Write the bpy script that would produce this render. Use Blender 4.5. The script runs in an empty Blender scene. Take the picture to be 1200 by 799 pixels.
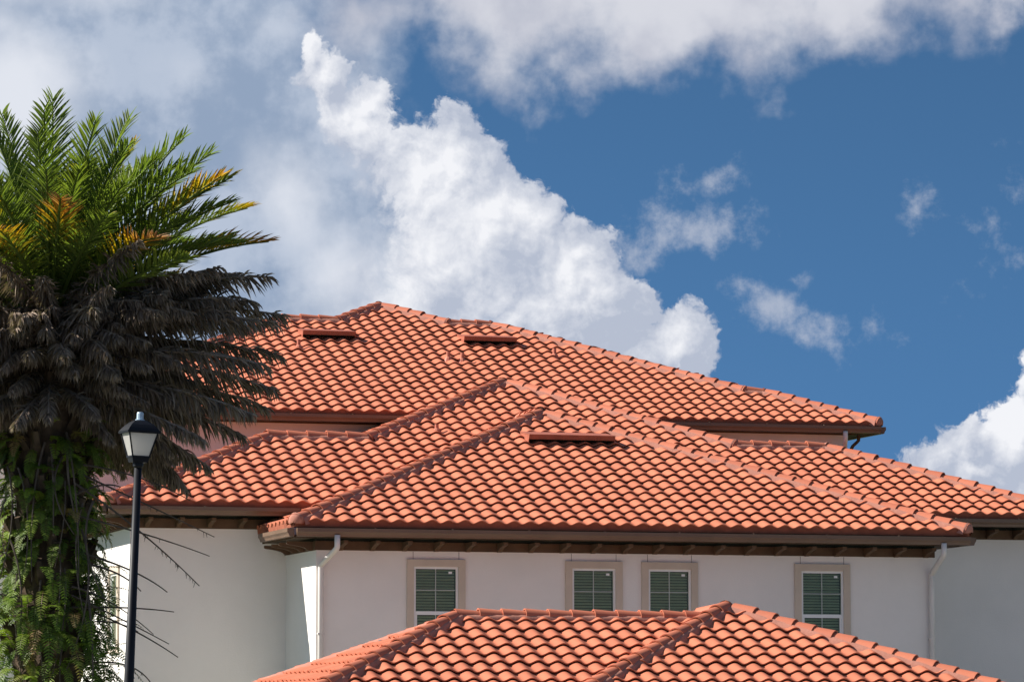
import bpy, math, random
import numpy as np
from mathutils import Vector, Matrix

random.seed(7)
RNG = np.random.default_rng(11)
R = math.radians
sc = bpy.context.scene
COL = sc.collection

# ------------------------------------------------------------------ camera
cam_d = bpy.data.cameras.new('camera')
cam = bpy.data.objects.new('camera', cam_d)
COL.objects.link(cam)
cam_d.sensor_width = 36.0
cam_d.lens = 134.0
cam_d.clip_start = 0.5
cam_d.clip_end = 6000
cam.location = (0, 0, 2.7)
cam.rotation_euler = (R(90 + 5.645), 0, R(-16.1))
sc.camera = cam

# ------------------------------------------------------------------ exposure
sc.view_settings.view_transform = 'Standard'
sc.view_settings.look = 'None'
sc.view_settings.exposure = 0.85
sc.view_settings.gamma = 1.0
sc.view_settings.use_curve_mapping = False

# ------------------------------------------------------------------ sun
SUN_TO = Vector((-1.25, 0.467, 1.0)).normalized()
sun_d = bpy.data.lights.new('sun', 'SUN')
sun_d.energy = 5.0
sun_d.angle = R(0.53)
sun_d.color = (1.0, 0.95, 0.87)
sun = bpy.data.objects.new('sun', sun_d)
sun.rotation_euler = SUN_TO.to_track_quat('Z', 'Y').to_euler()
COL.objects.link(sun)
SUN_EL = math.asin(SUN_TO.z)
SUN_AZ = math.atan2(SUN_TO.x, SUN_TO.y)

# ------------------------------------------------------------------ sky (all in angles of the sky: azimuth / elevation, degrees)
world = bpy.data.worlds.new('World')
sc.world = world
world.use_nodes = True
WT = world.node_tree
WT.nodes.clear()


class NB:
    """small helper to write node maths"""
    def __init__(self, tree):
        self.t = tree

    def n(self, typ, **kw):
        nd = self.t.nodes.new(typ)
        for k, v in kw.items():
            setattr(nd, k, v)
        return nd

    def put(self, sock, v):
        if v is None:
            return
        if isinstance(v, bpy.types.NodeSocket):
            self.t.links.new(v, sock)
        else:
            sock.default_value = v

    def m(self, op, a, b=None, c=None, clamp=False):
        nd = self.n('ShaderNodeMath', operation=op, use_clamp=clamp)
        self.put(nd.inputs[0], a)
        self.put(nd.inputs[1], b)
        self.put(nd.inputs[2], c)
        return nd.outputs[0]

    def v(self, op, a, b=None, c=None):
        nd = self.n('ShaderNodeVectorMath', operation=op)
        self.put(nd.inputs[0], a)
        if b is not None:
            self.put(nd.inputs[1], b)
        if c is not None:
            self.put(nd.inputs[2], c)
        return nd.outputs['Value'] if op in ('LENGTH', 'DOT_PRODUCT') else nd.outputs[0]

    def noise(self, vec, scale, detail=6, rough=0.55, lac=2.0, dist=0.0, dim='2D', typ='FBM'):
        nd = self.n('ShaderNodeTexNoise', noise_dimensions=dim)
        nd.noise_type = typ
        self.put(nd.inputs['Vector'], vec)
        nd.inputs['Scale'].default_value = scale
        nd.inputs['Detail'].default_value = detail
        nd.inputs['Roughness'].default_value = rough
        nd.inputs['Lacunarity'].default_value = lac
        nd.inputs['Distortion'].default_value = dist
        return nd

    def ss(self, x, a, b, lo=0.0, hi=1.0):
        nd = self.n('ShaderNodeMapRange', interpolation_type='SMOOTHSTEP')
        self.put(nd.inputs[0], x)
        nd.inputs[1].default_value = a
        nd.inputs[2].default_value = b
        nd.inputs[3].default_value = lo
        nd.inputs[4].default_value = hi
        return nd.outputs[0]

    def mix(self, f, a, b):
        nd = self.n('ShaderNodeMix', data_type='RGBA')
        self.put(nd.inputs[0], f)
        for s, v in ((nd.inputs[6], a), (nd.inputs[7], b)):
            if isinstance(v, tuple):
                v = (*v, 1.0) if len(v) == 3 else v
            self.put(s, v)
        return nd.outputs[2]


def blob_field(nb, P, blobs):
    """max over soft ellipses: 1 in the middle, 0 on the rim, negative outside"""
    out = None
    for (x, y, rx, ry, rot, k) in blobs:
        d = nb.v('SUBTRACT', P, (x, y, 0))
        if rot:
            rn = nb.n('ShaderNodeVectorRotate', rotation_type='Z_AXIS')
            nb.put(rn.inputs['Vector'], d)
            rn.inputs['Angle'].default_value = R(-rot)
            d = rn.outputs[0]
        d = nb.v('MULTIPLY', d, (1 / rx, 1 / ry, 0))
        f = nb.m('MULTIPLY_ADD', nb.v('LENGTH', d), -k, k)
        out = f if out is None else nb.m('SMOOTH_MAX', out, f, 0.12)
    return out


# cloud banks: azimuth, elevation, half sizes, tilt, weight (degrees)
CUMULUS = [
    (13.3, 9.55, 0.42, 0.50, 20, 0.8), (13.75, 8.85, 0.66, 0.66, 0, 1.0), (14.6, 8.2, 0.9, 0.75, 0, 1.0),
    (15.25, 8.15, 0.85, 1.05, 0, 1.0), (16.0, 7.3, 0.95, 0.95, 0, 1.0), (15.2, 6.6, 1.5, 1.5, 0, 1.2),
    (17.05, 6.75, 0.75, 0.72, 0, 1.0), (17.5, 6.1, 0.85, 0.8, 0, 1.0), (16.7, 5.6, 1.3, 1.3, 0, 1.2),
    (18.6, 5.55, 0.65, 0.62, 0, 1.0), (17.9, 5.0, 1.2, 0.9, 0, 1.0), (14.4, 6.0, 1.5, 1.5, 0, 1.0),
    (13.05, 9.95, 0.22, 0.32, 10, 0.6), (14.0, 9.2, 0.45, 0.40, 0, 0.9),
    (23.8, 4.1, 0.75, 0.75, 0, 1.0), (23.1, 3.55, 0.65, 0.42, 0, 0.9), (24.4, 3.5, 1.2, 1.6, 0, 1.2), (24.6, 5.0, 0.9, 0.62, 0, 1.0),
    (22.4, 3.75, 0.65, 0.42, 0, 0.9), (22.95, 4.0, 0.55, 0.45, 0, 0.9),
]
VEIL = [
    (8.0, 8.0, 6.5, 8.5, 0, 1.4), (11.8, 6.0, 3.2, 3.2, 0, 1.1), (11.0, 9.4, 2.9, 3.0, -20, 1.1), (13.5, 5.0, 3.0, 2.2, 0, 1.0),
]
BANK = [
    (16.5, 11.0, 3.2, 1.75, 0, 1.0), (18.8, 10.9, 2.8, 1.70, 0, 1.1), (21.0, 11.1, 2.8, 1.55, 0, 1.0), (23.4, 11.2, 2.4, 0.95, 0, 0.9),
    (16.8, 9.85, 1.2, 0.80, 0, 0.55), (15.2, 10.7, 2.1, 1.15, -10, 0.62), (13.9, 10.4, 1.4, 1.1, 0, 0.45),
]
WISPS = [
    (18.9, 7.3, 1.15, 0.50, 8, 0.85), (19.2, 8.05, 0.7, 0.32, 20, 0.6), (18.4, 7.6, 0.7, 0.7, 0, 0.6), (17.95, 6.95, 0.9, 0.5, 0, 0.6), (20.0, 6.15, 0.75, 0.50, -25, 0.9),
    (20.7, 5.70, 0.95, 0.38, -15, 0.75), (20.35, 6.55, 0.4, 0.2, 0, 0.4), (22.25, 7.55, 0.42, 0.46, 0, 0.55), (23.3, 7.2, 0.4, 0.35, 0, 0.18),
    (23.75, 6.9, 0.45, 0.45, 0, 0.25), (23.0, 6.6, 0.45, 0.35, 0, 0.2), (21.6, 5.8, 0.5, 0.35, 0, 0.3), (23.85, 8.0, 0.4, 0.4, 0, 0.2),
]
BRIGHT = [
    (13.25, 9.9, 0.5, 0.9, 25, 0.7), (13.9, 8.9, 0.8, 0.75, -20, 0.8), (14.9, 8.0, 1.0, 0.9, 0, 1.0), (15.6, 7.4, 1.1, 0.8, -20, 0.75), (14.9, 7.0, 0.9, 0.9, 0, 0.7),
    (17.0, 6.6, 0.7, 0.6, 0, 0.9), (16.4, 7.5, 0.7, 0.5, -30, 0.7), (18.6, 5.6, 0.5, 0.5, 0, 0.45), (14.4, 6.1, 0.8, 1.1, 0, 0.75), (15.6, 6.2, 0.7, 0.5, -20, 0.45), (16.6, 6.2, 0.6, 0.4, -20, 0.45),
    (23.55, 4.4, 0.55, 0.7, 0, 0.9), (24.0, 5.1, 0.6, 0.5, 0, 1.0), (22.9, 3.8, 0.45, 0.30, 0, 0.6),
]


def height_group():
    g = bpy.data.node_groups.new('cloud_height', 'ShaderNodeTree')
    g.interface.new_socket('P', in_out='INPUT', socket_type='NodeSocketVector')
    g.interface.new_socket('H', in_out='OUTPUT', socket_type='NodeSocketFloat')
    nb = NB(g)
    gi, go = nb.n('NodeGroupInput'), nb.n('NodeGroupOutput')
    P = gi.outputs[0]
    w = nb.noise(P, 0.9, 5, 0.6)
    wv = nb.v('SUBTRACT', w.outputs['Color'], (0.5, 0.5, 0.5))
    Pw = nb.v('MULTIPLY_ADD', wv, (0.75, 0.75, 0), P)
    b = blob_field(nb, Pw, CUMULUS)
    # cauliflower billows at three sizes
    bill = None
    for s, a in ((1.9, 0.30), (4.6, 0.17), (10.5, 0.09), (23.0, 0.045)):
        vo = nb.n('ShaderNodeTexVoronoi', voronoi_dimensions='2D', feature='SMOOTH_F1')
        nb.put(vo.inputs['Vector'], Pw)
        vo.inputs['Scale'].default_value = s
        vo.inputs['Smoothness'].default_value = 0.35
        t = nb.m('MULTIPLY_ADD', vo.outputs['Distance'], -a, a * 0.55)
        bill = t if bill is None else nb.m('ADD', bill, t)
    f = nb.noise(Pw, 2.2, 8, 0.6)
    bill = nb.m('MULTIPLY_ADD', nb.m('SUBTRACT', f.outputs[0], 0.5), 0.55, bill)
    nb.put(go.inputs[0], nb.m('ADD', b, bill))
    return g


def build_sky():
    nb = NB(WT)
    tc = nb.n('ShaderNodeTexCoord')
    D = nb.v('NORMALIZE', tc.outputs['Generated'])
    sp = nb.n('ShaderNodeSeparateXYZ')
    nb.put(sp.inputs[0], D)
    az = nb.m('MULTIPLY', nb.m('ARCTAN2', sp.outputs[0], sp.outputs[1]), 57.2958)
    el = nb.m('MULTIPLY', nb.m('ARCSINE', sp.outputs[2]), 57.2958)
    cb = nb.n('ShaderNodeCombineXYZ')
    nb.put(cb.inputs[0], az)
    nb.put(cb.inputs[1], el)
    P = cb.outputs[0]

    sky = nb.n('ShaderNodeTexSky', sky_type='NISHITA')
    sky.sun_disc = False
    sky.sun_elevation = SUN_EL
    sky.sun_rotation = SUN_AZ
    sky.altitude = 0
    sky.air_density = 1.0
    sky.dust_density = 0.3
    sky.ozone_density = 2.0
    # clear dry air: take the sky colour from higher up so it stays deep blue down to the roofs
    lift = nb.n('ShaderNodeMapRange', interpolation_type='LINEAR')
    nb.put(lift.inputs[0], sp.outputs[2])
    lift.inputs[1].default_value = 0.0
    lift.inputs[2].default_value = 1.0
    lift.inputs[3].default_value = SKY_LIFT
    lift.inputs[4].default_value = 1.0
    cs = nb.n('ShaderNodeCombineXYZ')
    nb.put(cs.inputs[0], sp.outputs[0])
    nb.put(cs.inputs[1], sp.outputs[1])
    nb.put(cs.inputs[2], lift.outputs[0])
    nb.put(sky.inputs[0], nb.v('NORMALIZE', cs.outputs[0]))
    clear = nb.v('MULTIPLY', sky.outputs[0], SKY_TINT)
    dk = nb.n('ShaderNodeVectorMath', operation='SCALE')       # the blue deepens away from the horizon
    nb.put(dk.inputs[0], clear)
    nb.put(dk.inputs['Scale'], nb.ss(el, 1.0, 12.0, 1.14, 0.84))
    clear = dk.outputs[0]

    k = CLOUD_GAIN
    # --- soft veil on the left
    vn = nb.noise(P, 0.55, 7, 0.55)
    vb = blob_field(nb, P, VEIL)
    va = nb.ss(nb.m('MULTIPLY_ADD', nb.m('SUBTRACT', vn.outputs[0], 0.5), 0.9, vb), -0.05, 0.30)
    vn2 = nb.noise(nb.v('ADD', P, (7.3, 2.1, 0)), 0.70, 8, 0.57)
    vtone = nb.ss(vn2.outputs[0], 0.38, 0.66)
    vcol = nb.mix(vtone, (0.295 * k, 0.38 * k, 0.525 * k), (0.49 * k, 0.56 * k, 0.685 * k))
    vw = nb.ss(nb.m('MULTIPLY_ADD', nb.m('SUBTRACT', vn.outputs[0], 0.5), 0.9,
                    blob_field(nb, P, [(8.5, 9.2, 1.7, 1.7, 20, 1.0), (9.6, 11.0, 2.2, 0.8, 0, 0.6), (12.7, 7.6, 0.9, 1.5, 15, 0.55), (13.4, 6.6, 1.1, 1.1, 0, 0.6), (12.4, 10.4, 0.8, 0.8, 0, 0.35), (11.3, 9.6, 0.8, 0.6, 0, 0.3)])), 0.0, 0.85)
    vcol = nb.mix(vw, vcol, (0.78 * k, 0.81 * k, 0.88 * k))
    c = nb.mix(nb.m('MULTIPLY', va, 0.96), clear, vcol)
    # --- high bank along the top
    bn = nb.noise(nb.v('ADD', P, (3.1, 8.7, 0)), 0.66, 8, 0.52)
    bw = nb.noise(nb.v('ADD', P, (9.1, 3.3, 0)), 1.1, 5, 0.55)
    Pb = nb.v('MULTIPLY_ADD', nb.v('SUBTRACT', bw.outputs['Color'], (0.5, 0.5, 0.5)), (1.7, 1.3, 0), P)
    bb = blob_field(nb, Pb, BANK)
    ba = nb.ss(nb.m('MULTIPLY_ADD', nb.m('SUBTRACT', bn.outputs[0], 0.5), 0.95, bb), -0.02, 0.66)
    bt = nb.noise(nb.v('ADD', P, (1.1, 4.7, 0)), 0.5, 6, 0.5)
    bcol = nb.mix(nb.ss(bt.outputs[0], 0.32, 0.62), (0.51 * k, 0.53 * k, 0.62 * k), (0.71 * k, 0.72 * k, 0.78 * k))
    c = nb.mix(nb.m('MULTIPLY', ba, 0.95), c, bcol)
    # --- thin wisps
    wn = nb.noise(nb.v('ADD', P, (5.1, 0.7, 0)), 1.7, 9, 0.64)
    wb = blob_field(nb, P, WISPS)
    wa = nb.ss(nb.m('MULTIPLY_ADD', nb.m('SUBTRACT', wn.outputs[0], 0.54), 1.9, wb), 0.0, 0.95)
    c = nb.mix(nb.m('MULTIPLY', wa, 0.72), c, (0.52 * k, 0.56 * k, 0.66 * k))
    # --- cumulus
    hg = height_group()
    h0 = nb.n('ShaderNodeGroup', node_tree=hg)
    nb.put(h0.inputs[0], P)
    h1 = nb.n('ShaderNodeGroup', node_tree=hg)
    nb.put(h1.inputs[0], nb.v('ADD', P, (-0.10, 0.12, 0)))
    H, H1 = h0.outputs[0], h1.outputs[0]
    side = nb.m('ADD', nb.m('MULTIPLY', nb.m('SUBTRACT', az, 14.7), 0.68), nb.m('MULTIPLY', nb.m('SUBTRACT', el, 7.9), 0.73))
    soft = nb.ss(side, -2.2, 0.35, 1.30, 0.22)
    ca = nb.m('DIVIDE', nb.m('SUBTRACT', H, 0.0), soft, clamp=True)
    ca = nb.ss(ca, 0.0, 1.0)
    rel = nb.m('SUBTRACT', H, H1)
    br = blob_field(nb, P, BRIGHT)
    bn2 = nb.noise(nb.v('ADD', P, (2.2, 2.9, 0)), 1.3, 6, 0.55)
    lit = nb.m('MULTIPLY_ADD', nb.m('SUBTRACT', bn2.outputs[0], 0.5), 1.15, br)
    lit = nb.ss(lit, -0.25, 0.95)
    lit = nb.m('MULTIPLY_ADD', rel, 1.0, lit, clamp=True)
    ccol = nb.mix(lit, (0.47 * k, 0.52 * k, 0.635 * k), (0.90 * k, 0.91 * k, 0.95 * k))
    c = nb.mix(ca, c, ccol)
    # --- the rest of the sky, round the back: scattered broken cloud
    gn = nb.noise(D, 2.6, 6, 0.55, dim='3D')
    ga = nb.m('MULTIPLY', nb.ss(gn.outputs[0], 0.48, 0.66), 0.75)
    dd = nb.m('SUBTRACT', 1.0, nb.ss(nb.v('LENGTH', nb.v('SUBTRACT', P, (16.1, 6.0, 0))), 14.0, 24.0))
    ga = nb.m('MULTIPLY', ga, nb.m('SUBTRACT', 1.0, dd))
    c = nb.mix(ga, c, (0.62 * k, 0.64 * k, 0.70 * k))
    bg = nb.n('ShaderNodeBackground')
    nb.put(bg.inputs[0], c)
    bg.inputs[1].default_value = SKY_STRENGTH
    out = nb.n('ShaderNodeOutputWorld')
    WT.links.new(bg.outputs[0], out.inputs[0])


SKY_STRENGTH = 0.08
SKY_LIFT = 0.42
SKY_TINT = (0.405, 0.645, 0.775)
CLOUD_GAIN = 1.0 / (SKY_STRENGTH * 2 ** 0.85)
build_sky()
world.cycles.sampling_method = 'MANUAL'
world.cycles.sample_map_resolution = 1024


# ================================================================== materials
def new_mat(name):
    m = bpy.data.materials.new(name)
    m.use_nodes = True
    m.node_tree.nodes.clear()
    return m, NB(m.node_tree)


def principled(nb, color, rough=0.7, spec=0.3, metal=0.0, normal=None, trans=0.0, sub=0.0):
    p = nb.n('ShaderNodeBsdfPrincipled')
    if isinstance(color, tuple):
        color = (*color, 1.0)
    nb.put(p.inputs['Base Color'], color)
    nb.put(p.inputs['Roughness'], rough)
    p.inputs['Specular IOR Level'].default_value = spec
    p.inputs['Metallic'].default_value = metal
    if normal is not None:
        nb.put(p.inputs['Normal'], normal)
    return p


def finish(nb, shader):
    o = nb.n('ShaderNodeOutputMaterial')
    nb.t.links.new(shader, o.inputs[0])


def bump(nb, h, strength, dist):
    b = nb.n('ShaderNodeBump')
    b.inputs['Strength'].default_value = strength
    b.inputs['Distance'].default_value = dist
    nb.put(b.inputs['Height'], h)
    return b.outputs[0]


def tinted(name, base, var=0.12, scale=3.0, rough=0.7, spec=0.3, bmp=0.0, bscale=60.0, metal=0.0):
    """plain colour with uneven wear at two scales"""
    m, nb = new_mat(name)
    tc = nb.n('ShaderNodeTexCoord').outputs['Object']
    n1 = nb.noise(tc, scale, 6, 0.6, dim='3D').outputs[0]
    f = nb.ss(n1, 0.3, 0.7)
    lo = tuple(c * (1 - var) for c in base)
    hi = tuple(min(1, c * (1 + var)) for c in base)
    col = nb.mix(f, lo, hi)
    nrm = None
    if bmp:
        n2 = nb.noise(tc, bscale, 5, 0.6, dim='3D').outputs[0]
        nrm = bump(nb, n2, bmp, 0.01)
    p = principled(nb, col, rough, spec, metal, nrm)
    finish(nb, p.outputs[0])
    return m


def tile_material(name, base, dark):
    m, nb = new_mat(name)
    at = nb.n('ShaderNodeAttribute', attribute_name='tile_rand').outputs['Fac']
    tc = nb.n('ShaderNodeTexCoord').outputs['Object']
    n1 = nb.noise(tc, 0.5, 5, 0.6, dim='3D').outputs[0]
    n2 = nb.noise(tc, 9.0, 7, 0.65, dim='3D').outputs[0]
    t = nb.m('ADD', nb.m('MULTIPLY', at, 0.5), nb.m('ADD', nb.m('MULTIPLY', n1, 0.35), nb.m('MULTIPLY', n2, 0.35)))
    col = nb.mix(nb.ss(t, 0.2, 0.95), dark, base)
    # a little pale bloom and a few sooty specks
    n3 = nb.noise(tc, 22.0, 4, 0.7, dim='3D').outputs[0]
    col = nb.mix(nb.m('MULTIPLY', nb.ss(n3, 0.58, 0.75), 0.14), col, (0.62, 0.40, 0.30))
    n4 = nb.noise(tc, 2.3, 8, 0.72, dim='3D').outputs[0]
    col = nb.mix(nb.m('MULTIPLY', nb.ss(n4, 0.60, 0.72), 0.28), col, (0.20, 0.085, 0.055))
    p = principled(nb, col, 0.62, 0.28, 0.0, bump(nb, n3, 0.12, 0.006))
    finish(nb, p.outputs[0])
    return m


M = {}
M['tile'] = tile_material('terracotta_tile', (0.555, 0.178, 0.096), (0.455, 0.140, 0.075))
M['cap'] = tile_material('terracotta_cap', (0.53, 0.168, 0.092), (0.43, 0.132, 0.074))
M['mortar'] = tinted('pink_mortar', (0.43, 0.19, 0.138), 0.10, 5.0, 0.9, 0.15, 0.4, 30)
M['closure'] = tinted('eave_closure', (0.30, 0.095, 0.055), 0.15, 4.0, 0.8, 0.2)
M['stucco'] = tinted('white_stucco', (0.78, 0.742, 0.70), 0.04, 0.6, 0.9, 0.15, 0.35, 38)
M['trim'] = tinted('beige_trim', (0.565, 0.475, 0.385), 0.05, 2.0, 0.85, 0.2, 0.1, 60)
M['brown'] = tinted('brown_board', (0.105, 0.062, 0.035), 0.18, 3.0, 0.7, 0.25)
M['gutter'] = tinted('brown_gutter', (0.155, 0.098, 0.066), 0.08, 1.5, 0.42, 0.4)
M['soffit'] = tinted('soffit', (0.10, 0.075, 0.058), 0.08, 2.0, 0.8, 0.2)
M['spout'] = tinted('pale_downspout', (0.66, 0.625, 0.59), 0.05, 2.0, 0.45, 0.4)
M['vinyl'] = tinted('white_vinyl', (0.78, 0.78, 0.77), 0.03, 4.0, 0.4, 0.4)
M['joint'] = tinted('dark_joint', (0.16, 0.14, 0.13), 0.1, 4.0, 0.9, 0.1)
M['blind'] = tinted('window_blind', (0.46, 0.455, 0.39), 0.06, 5.0, 0.6, 0.3)
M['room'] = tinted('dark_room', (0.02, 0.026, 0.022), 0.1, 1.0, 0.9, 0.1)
M['vent'] = tinted('painted_vent', (0.36, 0.115, 0.07), 0.12, 5.0, 0.5, 0.35)
M['pipe'] = tinted('vent_pipe_paint', (0.50, 0.17, 0.11), 0.15, 9.0, 0.6, 0.3)
M['grey_pipe'] = tinted('grey_metal', (0.40, 0.40, 0.42), 0.12, 9.0, 0.3, 0.5, metal=0.8)
M['black'] = tinted('black_paint', (0.007, 0.008, 0.012), 0.25, 5.0, 0.5, 0.22)
M['cell'] = tinted('photocell', (0.42, 0.53, 0.62), 0.15, 12.0, 0.35, 0.5)
M['asphalt'] = tinted('asphalt', (0.06, 0.06, 0.062), 0.25, 3.0, 0.92, 0.2)
M['lawn'] = tinted('grass', (0.085, 0.115, 0.035), 0.35, 1.2, 0.95, 0.1)
M['pave'] = tinted('concrete', (0.42, 0.39, 0.35), 0.12, 1.2, 0.9, 0.2)


def glass_material():
    m, nb = new_mat('window_glass')
    tr = nb.n('ShaderNodeBsdfTransparent')
    tr.inputs[0].default_value = (0.80, 0.87, 0.77, 1)
    gl = nb.n('ShaderNodeBsdfGlossy')
    gl.inputs['Roughness'].default_value = 0.02
    gl.inputs[0].default_value = (1.0, 1.0, 0.88, 1)
    fr = nb.n('ShaderNodeFresnel')
    fr.inputs[0].default_value = 1.5
    mx = nb.n('ShaderNodeMixShader')
    nb.put(mx.inputs[0], nb.m('MULTIPLY', fr.outputs[0], 0.75, clamp=True))
    nb.t.links.new(tr.outputs[0], mx.inputs[1])
    nb.t.links.new(gl.outputs[0], mx.inputs[2])
    finish(nb, mx.outputs[0])
    return m


def lens_material():
    m, nb = new_mat('frosted_acrylic')
    p = principled(nb, (0.74, 0.72, 0.69), 0.25, 0.5)
    t = nb.n('ShaderNodeBsdfTranslucent')
    t.inputs[0].default_value = (0.85, 0.83, 0.79, 1)
    mx = nb.n('ShaderNodeMixShader')
    mx.inputs[0].default_value = 0.5
    nb.t.links.new(p.outputs[0], mx.inputs[1])
    nb.t.links.new(t.outputs[0], mx.inputs[2])
    finish(nb, mx.outputs[0])
    return m


def leaf_material(name, base, tip, var=0.35, transl=0.35, rough=0.5, spec=0.35):
    """base -> tip along the attribute 'leaf_t' (0 healthy .. 1 withered); per leaflet random tone in 'leaf_r'"""
    m, nb = new_mat(name)
    t = nb.n('ShaderNodeAttribute', attribute_name='leaf_t').outputs['Fac']
    r = nb.n('ShaderNodeAttribute', attribute_name='leaf_r').outputs['Fac']
    n = len(base)
    cr = nb.n('ShaderNodeValToRGB')
    el = cr.color_ramp.elements
    stops = [(0.0, base)] + tip
    while len(el) < len(stops):
        el.new(0.5)
    for e, (pos, c) in zip(el, stops):
        e.position = pos
        e.color = (*c, 1)
    nb.put(cr.inputs[0], t)
    k = nb.m('MULTIPLY_ADD', r, 2 * var, 1 - var)
    sc_ = nb.n('ShaderNodeVectorMath', operation='SCALE')
    nb.put(sc_.inputs[0], cr.outputs[0])
    nb.put(sc_.inputs['Scale'], k)
    col = sc_.outputs[0]
    p = principled(nb, col, rough, spec)
    tl = nb.n('ShaderNodeBsdfTranslucent')
    c2 = nb.v('MULTIPLY', col, (1.35, 1.5, 0.7))
    nb.put(tl.inputs[0], c2)
    mx = nb.n('ShaderNodeMixShader')
    mx.inputs[0].default_value = transl
    nb.t.links.new(p.outputs[0], mx.inputs[1])
    nb.t.links.new(tl.outputs[0], mx.inputs[2])
    finish(nb, mx.outputs[0])
    return m


M['glass'] = glass_material()
M['lens'] = lens_material()
M['frond'] = leaf_material('palm_green', (0.115, 0.165, 0.036), [(0.45, (0.16, 0.19, 0.03)), (0.68, (0.50, 0.29, 0.015)), (0.86, (0.42, 0.17, 0.04)), (1.0, (0.23, 0.15, 0.11))], 0.30, 0.42)
M['dead'] = leaf_material('palm_dead', (0.205, 0.152, 0.116), [(1.0, (0.40, 0.32, 0.262))], 0.45, 0.12, 0.75, 0.15)
M['fern'] = leaf_material('fern_green', (0.085, 0.140, 0.022), [(0.7, (0.20, 0.27, 0.035)), (1.0, (0.24, 0.15, 0.07))], 0.45, 0.35)
M['bark'] = tinted('palm_bark', (0.095, 0.068, 0.048), 0.4, 6.0, 0.95, 0.1, 0.8, 14)
M['stalk'] = tinted('dry_stalk', (0.105, 0.085, 0.070), 0.35, 8.0, 0.9, 0.1)


# ================================================================== mesh helpers
class MB:
    def __init__(self):
        self.v, self.f, self.r = [], [], []
        self.smooth = False

    def quad(self, a, b, c, d):
        i = len(self.v)
        self.v += [tuple(a), tuple(b), tuple(c), tuple(d)]
        self.f.append((i, i + 1, i + 2, i + 3))

    def poly(self, pts):
        i = len(self.v)
        self.v += [tuple(p) for p in pts]
        self.f.append(tuple(range(i, i + len(pts))))

    def box(self, x0, x1, y0, y1, z0, z1):
        i = len(self.v)
        self.v += [(x, y, z) for z in (z0, z1) for y in (y0, y1) for x in (x0, x1)]
        self.f += [(i + a, i + b, i + c, i + d) for a, b, c, d in
                   ((0, 2, 3, 1), (4, 5, 7, 6), (0, 1, 5, 4), (1, 3, 7, 5), (3, 2, 6, 7), (2, 0, 4, 6))]

    def extrude(self, prof, a, b, u, w, cap=True):
        """profile points (p,q) swept from a to b; p along u, q along w (both unit vectors)"""
        a, b, u, w = Vector(a), Vector(b), Vector(u), Vector(w)
        i, n = len(self.v), len(prof)
        for o in (a, b):
            self.v += [tuple(o + u * p + w * q) for p, q in prof]
        for k in range(n):
            l = (k + 1) % n
            self.f.append((i + k, i + l, i + n + l, i + n + k))
        if cap:
            self.f.append(tuple(i + k for k in range(n))[::-1])
            self.f.append(tuple(i + n + k for k in range(n)))

    def tube(self, pts, rad, n=8, cap=True, sq=False):
        pts = [Vector(p) for p in pts]
        rads = rad if isinstance(rad, (list, tuple)) else [rad] * len(pts)
        i = len(self.v)
        prev = None
        for k, p in enumerate(pts):
            d = (pts[min(k + 1, len(pts) - 1)] - pts[max(k - 1, 0)]).normalized()
            if prev is None:
                a = d.orthogonal().normalized()
                if abs(d.z) < 0.99:
                    a = d.cross(Vector((0, 0, 1))).normalized()
                elif sq:
                    a = Vector((1, 0, 0))
            else:
                a = (prev - d * prev.dot(d)).normalized()
            prev = a
            b = d.cross(a)
            for j in range(n):
                t = 2 * math.pi * (j + (0.5 if sq else 0)) / n
                self.v.append(tuple(p + (a * math.cos(t) + b * math.sin(t)) * rads[k]))
        for k in range(len(pts) - 1):
            for j in range(n):
                l = (j + 1) % n
                self.f.append((i + k * n + j, i + k * n + l, i + (k + 1) * n + l, i + (k + 1) * n + j))
        if cap:
            self.f.append(tuple(i + j for j in range(n))[::-1])
            e = i + (len(pts) - 1) * n
            self.f.append(tuple(e + j for j in range(n)))

    def build(self, name, mat, parent=None, smooth=False, attrs=None, loc=None):
        me = bpy.data.meshes.new(name)
        me.from_pydata(self.v, [], self.f)
        me.materials.append(mat)
        if attrs:
            for an, vals in attrs.items():
                at = me.attributes.new(an, 'FLOAT', 'POINT')
                at.data.foreach_set('value', np.asarray(vals, dtype=np.float32))
        if smooth:
            me.polygons.foreach_set('use_smooth', [True] * len(me.polygons))
        me.update()
        o = bpy.data.objects.new(name, me)
        COL.objects.link(o)
        if parent is not None:
            o.parent = parent
        if loc is not None:
            o.location = loc
        return o


def empty(name, loc, label, cat, group=None):
    o = bpy.data.objects.new(name, None)
    o.empty_display_size = 0.3
    o.location = loc
    o['label'] = label
    o['category'] = cat
    if group:
        o['group'] = group
    COL.objects.link(o)
    return o


def structure(name, mb, mat):
    o = mb.build(name, mat)
    o['kind'] = 'structure'
    return o


# ------------------------------------------------------------------ roof tiling
TW, TE, TH, LIFT, THK = 0.305, 0.372, 0.057, 0.040, 0.019
SEG = 12
PITCH = 0.395
CP, SP = 1 / math.hypot(1, PITCH), PITCH / math.hypot(1, PITCH)


def tile_profile(u):
    """S tile: a round barrel and a shallow pan"""
    p = np.mod(u / TW, 1.0)
    return TH * (0.5 - 0.5 * np.cos(2 * np.pi * p)) ** 0.88


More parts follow.
